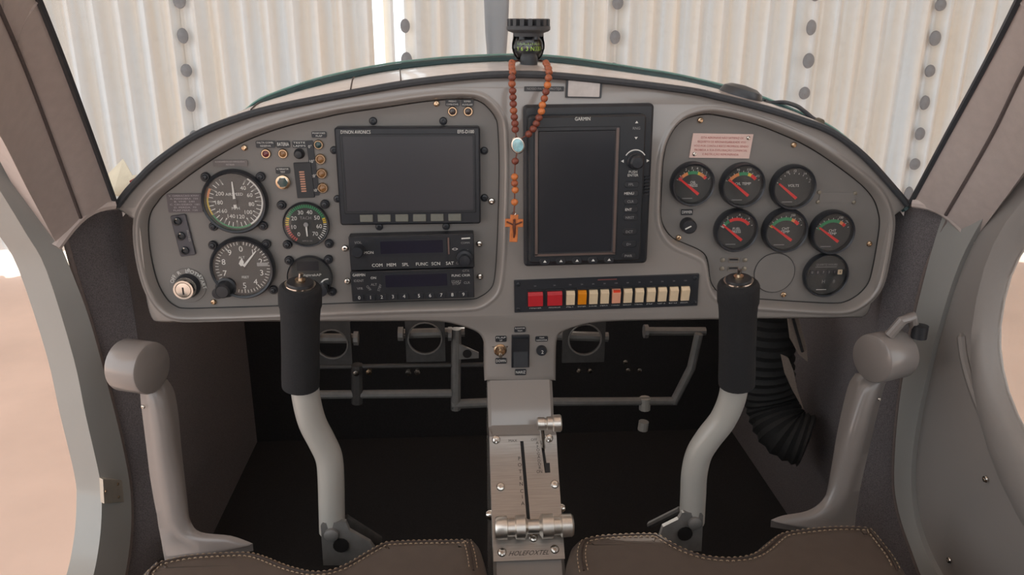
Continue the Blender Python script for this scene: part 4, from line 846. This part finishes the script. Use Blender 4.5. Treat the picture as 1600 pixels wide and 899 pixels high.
# wider end of the choke slot
v = vpix(735); p, n, d = plate_at(v); q = p+n*.0041-CO
def on_plate(px, py, lift=.0042, rz=0.):
    p, n, d = plate_at(vpix(py)); x = xpix(px, py); yv = -d; xv = Vector((1, 0, 0)); M = Matrix((xv, yv, n)).transposed().to_4x4(); M.translation = Vector((x, p.y, p.z))+n*lift-CO; return M @ Matrix.Rotation(rz, 4, 'Z')
o = MB().prism(rrect(.0062, .0120, .0004), -.0002, .0002).build('slot_end', BLACKPR, con, False); o.matrix_basis = on_plate(855, 733)
for x, y in ((775, 687), (857, 687), (782, 761.5), (866, 760.5), (784, 863), (866, 862), (833, 843)):
    o = link('screw', SCR_C, con); o.matrix_basis = on_plate(x, y) @ Matrix.Scale(1.25, 4)
for k, s in enumerate('POTENCIA'): y = 718+k*10.1; txt(con, s, 0, 0, .0044, 0, BLACKPR, mtx=on_plate(811+k*.8, y))
for k, s in enumerate('AFOGADOR'): y = 694+k*5.6; txt(con, s, 0, 0, .0036, 0, BLACKPR, mtx=on_plate(839+k*.6, y))
txt(con, 'MAX', 0, 0, .0030, 0, BLACKPR, mtx=on_plate(801, 689), wd=.0105); txt(con, 'OFF', 0, 0, .0030, 0, BLACKPR, mtx=on_plate(834, 688.5), wd=.0078); txt(con, 'ON', 0, 0, .0040, 0, BLACKPR, mtx=on_plate(842.5, 739), wd=.0068)
txt(con, 'HOLEFOXTEL', 0, 0, .0052, 0, BLACKPR, mtx=on_plate(825, 866), wd=.047, shear=.5)
for sx, y in ((-1, 803), (1, 797)):
    pt = cpt(y, .83)-CO; MB().lathe([(.006, 0), (.006, sx*.004), (.004, sx*.007), (.0001, sx*.007)], 12, c=(sx*HW, pt.y, pt.z), ax='x').build('side_bolt', CHROME, con)
# throttle T handle
M = on_plate(832, 826, 0); pc = M.translation+Vector((0, -.020, .016))
L = .0455; pf = [(0, -1), (.0095, -1), (.0112, -.93), (.0114, -.70), (.0086, -.68), (.0088, -.50), (.0116, -.47), (.0120, -.24), (.0095, -.22), (.0070, -.16), (.0070, .12), (.0095, .16), (.0120, .20), (.0118, .48), (.0090, .50), (.0088, .66), (.0114, .70), (.0112, .95), (.0095, 1), (0, 1)]
o = MB().lathe([(max(r_*1.18, .0001), x*L) for r_, x in pf], 24, c=pc, ax='x').build('throttle_handle', ALUK, con); o['label'] = 'turned aluminium throttle cross handle'
MB().tube([M.translation+Vector((-.002, .006, -.01)), pc], .004, 10).build('throttle_rod', CHROME, con)
# choke lever
M = on_plate(850, 703, 0); a = M.translation; kp = atY(856, 662, .845)-CO; kp.x = atY(846, 662, .845).x
MB().tube([a+Vector((0, .004, -.012)), a, kp], .0026, 10).build('choke_rod', CHROME, con)
x0_, x1_ = atY(840, 662, .845).x, atY(877, 662, .845).x; L = x1_-x0_
o = MB().lathe([(.0001, 0), (0.0073, 0), (0.0078, L*.05), (0.0078, L*.28), (0.0066, L*.30), (0.0066, L*.36), (0.0083, L*.40), (0.0085, L*.62), (0.0102, L*.66), (0.0105, L*.95), (0.0092, L), (.0001, L)], 22, c=(x0_, kp.y, kp.z), ax='x').build('choke_knob', ALUK, con); o['label'] = 'turned aluminium choke knob'
# ================================================================== CONTROL STICKS
def stick(label, pts, gtop, gbot, side):
    """pts: pixel path of the tube below the grip with depth"""
    P = [atY(x, y, Y) for x, y, Y in pts]; base = P[-1]; t = thing('control_stick', label, 'control stick', base, 'control sticks')
    C = catmull(P, 5); MB().tube([p-base for p in C], .0158, 16).build('tube', STICKP, t)
    a, b_ = gtop-base, gbot-base; d = (a-b_); 
    pr = [(0, .0185), (.01, .0205), (.10, .0208), (.30, .0204), (.70, .0206), (.79, .0214), (.82, .0226), (.96, .0226), (.985, .0212), (1, .019)]
    MB().tube([b_+d*f for f, r_ in pr], [r_ for f, r_ in pr], 24).build('foam_grip', FOAM, t)
    dn = d.normalized(); cp = MB(); cp.tube([a-dn*.002, a+dn*.002], [.0165, .0160], 24); o = cp.build('top_ring', CHROME, t); MB().tube([a+dn*.001, a+dn*.0042, a+dn*.005], [.0142, .0135, .0005], 20).build('top_cap', BLACK, t)
    MB().tube([a+dn*.004, a+dn*.007], .0055, 12).build('switch_nut', BRASS, t); MB().tube([a+dn*.006, a+dn*.014+Vector((.001, 0, 0))], [.0022, .0026], 10).build('switch_lever', CHROME, t)
    return t, base
gt, gb = atY(469, 446, .802), atY(470, 604, .818)
tL, bL = stick('left control stick with black foam grip and cranked grey tube', [(475, 590, .817), (479, 625, .822), (488, 660, .827), (503, 690, .831), (514, 715, .834), (517, 745, .836), (518, 785, .838), (519, 830, .840)], gt, gb, -1)
gt, gb = atY(1154, 440, .802), atY(1151, 602, .818)
tR, bR = stick('right control stick with black foam grip and cranked grey tube', [(1149, 590, .817), (1144, 622, .822), (1130, 655, .827), (1107, 685, .831), (1092, 710, .834), (1085, 740, .836), (1083, 775, .838), (1081, 815, .840)], gt, gb, 1)
def bracket(t, base, pts, holes, Y, arm):
    P = [atY(x, y, Y) for x, y in pts]; b = MB(); b.rings([[p-base for p in P], [p-base+Vector((0, .006, 0)) for p in P]]); o = b.build('fork_bracket', DULLMETAL, t, False)
    for x, y, r_, m in holes:
        c_ = atY(x, y, Y-.001)-base; MB().lathe([(r_, 0), (r_, -.002), (.0001, -.002)] if m == BLACKPR else [(r_, 0), (r_, -.004), (r_*.6, -.006), (.0001, -.006)], 14, c=c_, ax='y').build('bolt' if m != BLACKPR else 'lightening_hole', m, o)
    A_, B_ = atY(*arm[0], Y+.02)-base, atY(*arm[1], Y+.05)-base; MB().tube([A_, B_], .007, 8, flat=.6).build('link_arm', PEDALM, t)
bracket(tL, bL, [(501, 822), (504, 818), (540, 816), (546, 830), (578, 848), (588, 862), (560, 884), (505, 884)], [(518, 835, .0085, DULLMETAL), (533, 852, .0095, BLACKPR)], .824, ((538, 812), (592, 846)))
bracket(tR, bR, [(1099, 806), (1096, 802), (1066, 802), (1060, 812), (1036, 824), (1030, 842), (1060, 862), (1096, 862)], [(1085, 817, .0085, DULLMETAL), (1070, 834, .0095, BLACKPR)], .824, ((1064, 796), (1016, 820)))
# ================================================================== SEATS
def seat(label, pts, ZS, side):
    P = [atZ(x, y, ZS) for x, y in pts]; base = Vector((sum(p.x for p in P)/len(P), .6, .66))
    C = catmull(P, 5); poly = [(p.x, p.y) for p in C]; x0, x1 = poly[0][0], poly[-1][0]
    poly = poly+[(x1-.004, .55), (x1-.01, .40), (x0+.01, .40), (x0+.004, .55)]
    t = thing('seat', label, 'seat', base, 'cockpit seats'); b = MB(); rs = []
    for ins, dz in ((.004, -.12), (0, -.06), (.0, -.028), (.003, -.015), (.009, -.006), (.018, -.001), (.03, 0)):
        q = smooth_in(poly, ins); rs.append([(x-base.x, y-base.y, ZS+dz-base.z) for x, y in q])
    b.rings(rs, False, False)
    for rr_ in (rs[0], rs[-1]): b.add(rr_, tessellate_polygon([[Vector((v[0], v[1], 0)) for v in rr_]]))
    me = b.mesh('cushion', SEATL, ang=80); bw = bmesh.new(); bw.from_mesh(me); bmesh.ops.remove_doubles(bw, verts=bw.verts, dist=1e-5); bmesh.ops.recalc_face_normals(bw, faces=bw.faces); bw.to_mesh(me); bw.free()
    link('cushion', me, t)
    for ins in (.013, .022):
        q = smooth_in(poly, ins); n = len(C); pth = [Vector((q[k][0]-base.x, q[k][1]-base.y, ZS-base.z+(-.0025 if ins < .02 else .0))) for k in range(2, n-2)]; pth = resamp(pth, 150); b = MB()
        for k in range(0, 148, 2): b.tube([pth[k], pth[k].lerp(pth[k+1], .5)+Vector((0, 0, .0008)), pth[k+1]], .00065, 4)
        o = b.build('stitching', THREAD, t, False); o['kind'] = 'stuff'
    q = smooth_in(poly, .0175); MB().tube([Vector((q[k][0]-base.x, q[k][1]-base.y, ZS-base.z-.0005)) for k in range(2, len(C)-2)], .0012, 6).build('seam_piping', mat('dark_brown_piping', (70, 58, 52), .5, noise=.1, nscale=200), t)
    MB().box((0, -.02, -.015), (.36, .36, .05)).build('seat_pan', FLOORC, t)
    # backrest behind the viewer
    b = MB(); rs = []
    for z_, y_, tk in ((.10, -.24, .07), (.30, -.30, .09), (.55, -.38, .08), (.66, -.42, .04)): rs.append([(x, y, z_) for x, y in rrect(.36, tk, .02, c=(0, y_))])
    b.rings(rs); b.build('backrest', SEATL, t, ang=80)
def smooth_in(poly, d):
    q = inset(poly, d) if d else list(poly)
    for _ in range(2): n = len(q); q = [((q[i-1][0]+2*q[i][0]+q[(i+1) % n][0])/4, (q[i-1][1]+2*q[i][1]+q[(i+1) % n][1])/4) for i in range(n)]
    return q
seat('brown leather seat cushion on the left of the console', [(203, 912), (208, 895), (222, 881), (243, 867), (297, 855), (350, 851), (396, 850), (425, 857), (452, 868), (479, 876), (500, 879), (522, 875), (548, 861), (576, 845), (598, 835), (640, 832), (700, 831), (736, 831), (750, 836), (760, 862), (767, 905)], .93, -1)
seat('brown leather seat cushion on the right of the console', [(890, 905), (884, 870), (888, 845), (900, 832), (930, 825), (970, 822), (1015, 821), (1035, 824), (1058, 837), (1085, 850), (1115, 857), (1150, 857), (1172, 850), (1193, 833), (1212, 821), (1250, 815), (1296, 811), (1346, 812), (1374, 820), (1397, 846), (1418, 873), (1434, 905)], .93, 1)
# ================================================================== SIDE FAIRINGS
FAIRP = mat('fairing_paint', (140, 132, 128), .28, noise=.03, nscale=12, coat=.4)
def fairing(label, cap, length, edges, sx):
    c0 = cap; t = thing('side_fairing', label, 'fairing', c0, 'side fairings')
    R = .0302; b = MB(); L = length*sx
    b.lathe([(.0001, 0), (R*.90, 0), (R*.97, L*.03), (R, L*.08), (R, L*.95), (R*.97, L), (.0001, L)], 36, ax='x'); o = b.build('round_cap', FAIRP, t); o.rotation_euler = (0, 0, sx*math.radians(20))
    n_ = len(edges[0]); E0 = catmull([atY(x, y, .872-.036*k/(n_-1)) for k, (x, y) in enumerate(edges[0])], 4); E1 = catmull([atY(x, y, .872-.036*k/(n_-1)) for k, (x, y) in enumerate(edges[1])], 4); rs = []
    for kk, (p, q) in enumerate(zip(E0, E1)):
        dp = .03+(.002-.03)*min(1, kk/len(E0)*1.5); w_ = q-p; n = Vector((0, -1, 0))*min(1, (1.15-kk/len(E0))*1.2); ring = [p+Vector((0, dp, -.01)), p+Vector((0, .003, 0)), p+w_*.04+n*.002, p+w_*.14+n*.009, p+w_*.40+n*.012, p+w_*.62+n*.010, p+w_*.72+n*.003, p+w_*.95+n*.001, q+Vector((0, .004, 0)), q+Vector((0, dp, -.01))]
        rs.append([v-c0 for v in ring])
    MB().rings(rs).build('channel', FAIRP, t, ang=60)
    return t
t = fairing('smooth grey fairing with round cap on the right cabin side', atY(1361, 561, .852), .046,
        [[(1356, 588), (1343, 602), (1331, 634), (1319, 675), (1308, 722), (1298, 760), (1286, 785), (1262, 801), (1225, 808), (1206, 815)], [(1392, 585), (1384, 602), (1376, 632), (1367, 670), (1359, 705), (1351, 740), (1345, 770), (1340, 800), (1338, 822), (1336, 835)]], 1)
for x, y in ((1374, 624), (1343, 758)): o = link('screw', SCR_C, t, atY(x, y, .858)-t.location); o.rotation_euler = (PI/2, 0, 0); o.scale = (.6, .6, .6)
MB().tube([Vector((.018, .0, .030)), Vector((.028, -.004, .050)), Vector((.042, 0, .054)), Vector((.050, .006, .040))], .006, 10).build('top_loop', FAIRP, t)
MB().lathe([(.009, .026), (.009, .042), (.0001, .043)], 14, c=(.055, 0, 0)).build('black_knob', BLACK, t)
t = fairing('smooth grey fairing with round cap on the left cabin side', atY(239, 576, .852), .040,
        [[(246, 598), (259, 614), (268, 650), (274, 692), (281, 735), (288, 775), (296, 815), (312, 834), (360, 840), (394, 852)], [(218, 598), (218, 624), (222, 660), (227, 700), (232, 743), (238, 780), (244, 810), (249, 835), (253, 858), (256, 872)]], -1)
for x, y in ((224, 636), (243, 774)): o = link('screw', SCR_C, t, atY(x, y, .858)-t.location); o.rotation_euler = (PI/2, 0, 0); o.scale = (.6, .6, .6)
# ================================================================== FOOT WELL
YQ = 1.24
def V(x, y, Y=YQ): return atY(x, y, Y)
def holed_plate(cx, cy, x0, y0, x1, y1, rpx, o_, m, t):
    a, c_ = V(x0, y0), V(x1, y1); ce = V(cx, cy); r_ = abs(V(cx+rpx, cy).x-ce.x)
    out = [(a.x, c_.z), (c_.x, c_.z), (c_.x, a.z), (a.x, a.z)]; ho = [(ce.x+r_*math.cos(2*PI*k/28), ce.z+r_*math.sin(2*PI*k/28)) for k in range(28)]
    b = MB(); face_holes(b, out, [ho], lambda x, z: (x-o_.x, YQ-o_.y, z-o_.z)); b.rings([[(x-o_.x, YQ-o_.y, z-o_.z) for x, z in ho], [(x-o_.x, YQ+.006-o_.y, z-o_.z) for x, z in ho]], False, False)
    b.rings([[(x-o_.x, YQ-o_.y, z-o_.z) for x, z in out], [(x-o_.x, YQ+.006-o_.y, z-o_.z) for x, z in out]], False, False); b.build('pedal_plate', m, t, ang=30)
    MB().tube([(ce.x-o_.x+r_*1.02*math.cos(2*PI*k/24), YQ-.001-o_.y, ce.z-o_.z+r_*1.02*math.sin(2*PI*k/24)) for k in range(25)], .0015, 6).build('hole_rim', DULLMETAL, t)
o_ = V(620, 640); t = thing('rudder_pedals', 'dull grey left rudder pedal frame with round holed plates', 'pedals', o_, 'rudder pedal frames')
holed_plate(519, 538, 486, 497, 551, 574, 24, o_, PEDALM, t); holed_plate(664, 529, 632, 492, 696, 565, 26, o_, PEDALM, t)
def tb(pts, r_, nm, m, Y=YQ, t=None, o_=None): MB().tube([V(*p[:2], p[2] if len(p) > 2 else Y)-o_ for p in pts], r_, 10).build(nm, m, t)
def fw(t, o_):
    return lambda pts, r_, nm, m, Y=YQ: tb(pts, r_, nm, m, Y, t, o_)
F = fw(t, o_)
F([(622, 522, 1.26), (726, 519, 1.26)], .0085, 'cross_tube', DULLMETAL); F([(480, 529, 1.26), (558, 529, 1.26)], .0085, 'cross_tube', DULLMETAL)
F([(700, 522, 1.235), (706, 522, 1.235)], .012, 'bush', DULLMETAL); F([(553, 529, 1.235), (560, 529, 1.235)], .012, 'bush', DULLMETAL); F([(622, 522, 1.235), (630, 522, 1.235)], .012, 'bush', DULLMETAL)
F([(713, 514), (712, 640)], .0085, 'pedal_leg', DULLMETAL); F([(497, 617), (706, 615)], .0075, 'lower_bar', DULLMETAL); F([(706, 632), (775, 629)], .0085, 'lower_bar', DULLMETAL)
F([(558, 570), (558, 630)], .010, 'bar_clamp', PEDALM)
P = [V(x, y, 1.232) for x, y in ((717, 538), (748, 552), (748, 560), (717, 562))]; b = MB(); b.rings([[p-o_ for p in P], [p-o_+Vector((0, .005, 0)) for p in P]]); o = b.build('horn_plate', DULLMETAL, t, False)
MB().lathe([(.0075, 0), (.0075, -.001), (.0001, -.001)], 16, c=V(730, 553, 1.2315)-o_, ax='y').build('horn_hole', BLACKPR, o)
for x, y in ((577, 580), (557, 582), (638, 581), (652, 580)): MB().lathe([(.005, 0), (.005, -.006), (.0001, -.007)], 10, c=V(x, y, 1.23)-o_, ax='y').build('fitting', BRASS if x == 577 else CHROME, t)
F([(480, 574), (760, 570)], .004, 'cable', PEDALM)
o_ = V(960, 640); t = thing('rudder_pedals', 'dull grey right rudder pedal frame in the dark foot well', 'pedals', o_, 'rudder pedal frames'); F = fw(t, o_)
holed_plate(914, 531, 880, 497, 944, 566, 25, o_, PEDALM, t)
F([(864, 524, 1.26), (950, 527, 1.26)], .0085, 'cross_tube', DULLMETAL); F([(1008, 518, 1.26), (1102, 518, 1.26)], .0075, 'cross_tube', DULLMETAL); F([(1006, 518, 1.25), (1012, 518, 1.25)], .012, 'bush', DULLMETAL)
F([(862, 628), (1055, 627)], .0075, 'lower_bar', DULLMETAL); F([(1052, 630), (1080, 575), (1092, 522)], .0075, 'pedal_leg', DULLMETAL)
F([(1008, 622), (1007, 640)], .010, 'bar_clamp', STICKP); F([(1006, 659), (1004, 672)], .009, 'bar_clamp', STICKP)
for x, y in ((904, 578), (921, 578), (976, 564), (998, 577), (980, 577)): MB().lathe([(.004, 0), (.004, -.006), (.0001, -.007)], 10, c=V(x, y, 1.23)-o_, ax='y').build('fitting', CHROME, t)
# air duct and pouch on the right
D_ = catmull([atY(x, y, Y) for x, y, Y in ((1205, 470, 1.14), (1200, 520, 1.14), (1198, 580, 1.14), (1206, 630, 1.13), (1225, 672, 1.10), (1262, 690, 1.08))], 8)
t = thing('air_duct', 'ribbed black fabric air duct behind the right stick', 'duct', D_[-1]); n = len(D_); MB().tube([p-D_[-1] for p in D_], [.040+(.004 if k % 2 else 0) for k in range(n)], 18).build('duct_sleeve', HOSE, t)
q0 = atY(1245, 520, 1.02); t = thing('document_pouch', 'narrow tan pouch strips hanging beside the air duct', 'pouch', q0)
for pts in (((1231, 488), (1245, 488), (1261, 545), (1262, 566), (1250, 556), (1236, 530)), ((1222, 556), (1232, 560), (1240, 580), (1246, 610), (1256, 640), (1240, 612), (1228, 585))):
    P = [atY(x, y, 1.03) for x, y in pts]; b = MB(); b.rings([[p-q0 for p in P], [p-q0+Vector((0, .006, 0)) for p in P]]); b.build('strip', POUCH, t, False)
MB().tube([atY(1237, 490, 1.026)-q0, atY(1254, 550, 1.026)-q0], .002, 6).build('fold', FLOORC, t)
# ================================================================== NOSE OF THE AIRCRAFT
t = thing('engine_cowling', 'white engine cowling below the windscreen', 'cowling', (0, 1.6, .9)); b = MB(); rs = []
for y, hw, zt, zb_ in ((1.60, .42, 1.30, .62), (1.72, .40, 1.29, .62), (1.90, .32, 1.26, .68), (2.05, .22, 1.20, .82), (2.08, .12, 1.13, .94)):
    zc_, hz = (zt+zb_)/2, (zt-zb_)/2; rs.append([(hw*math.copysign(abs(math.cos(a))**.75, math.cos(a)), y-1.6, zc_+hz*math.copysign(abs(math.sin(a))**.75, math.sin(a))-.9) for a in [2*PI*k/40 for k in range(40)]])
b.rings(rs); b.build('cowl_skin', COWL, t, ang=60)
hub = Vector((atY(776, 60, 2.2).x, 2.2, 1.04)); t = thing('propeller', 'grey propeller blade standing upright ahead of the windscreen', 'propeller', hub)
MB().lathe([(.11, -.11), (.11, -.06), (.10, .03), (.07, .10), (.02, .15), (.0001, .155)], 30, ax='y').build('spinner', PROPM, t)
for ang in (0, 2*PI/3, 4*PI/3):
    b = MB(); rs = []
    for r_, c_, th in ((.06, .035, .03), (.16, .045, .022), (.30, .055, .016), (.44, .078, .012), (.56, .082, .010), (.70, .070, .007), (.80, .045, .004), (.83, .01, .002)):
        tw = math.radians(60-50*r_); rs.append([(math.cos(tw)*x*1.0+math.sin(tw)*y*0+math.sin(0)*y, math.sin(tw)*x*.35+y, r_) for x, y in [(c_/2*math.cos(a), th/2*math.sin(a)) for a in [2*PI*k/16 for k in range(16)]]])
    b.rings(rs); o = b.build('blade', PROPM, t, ang=60); o.rotation_euler = (0, ang, 0)
flush_text()
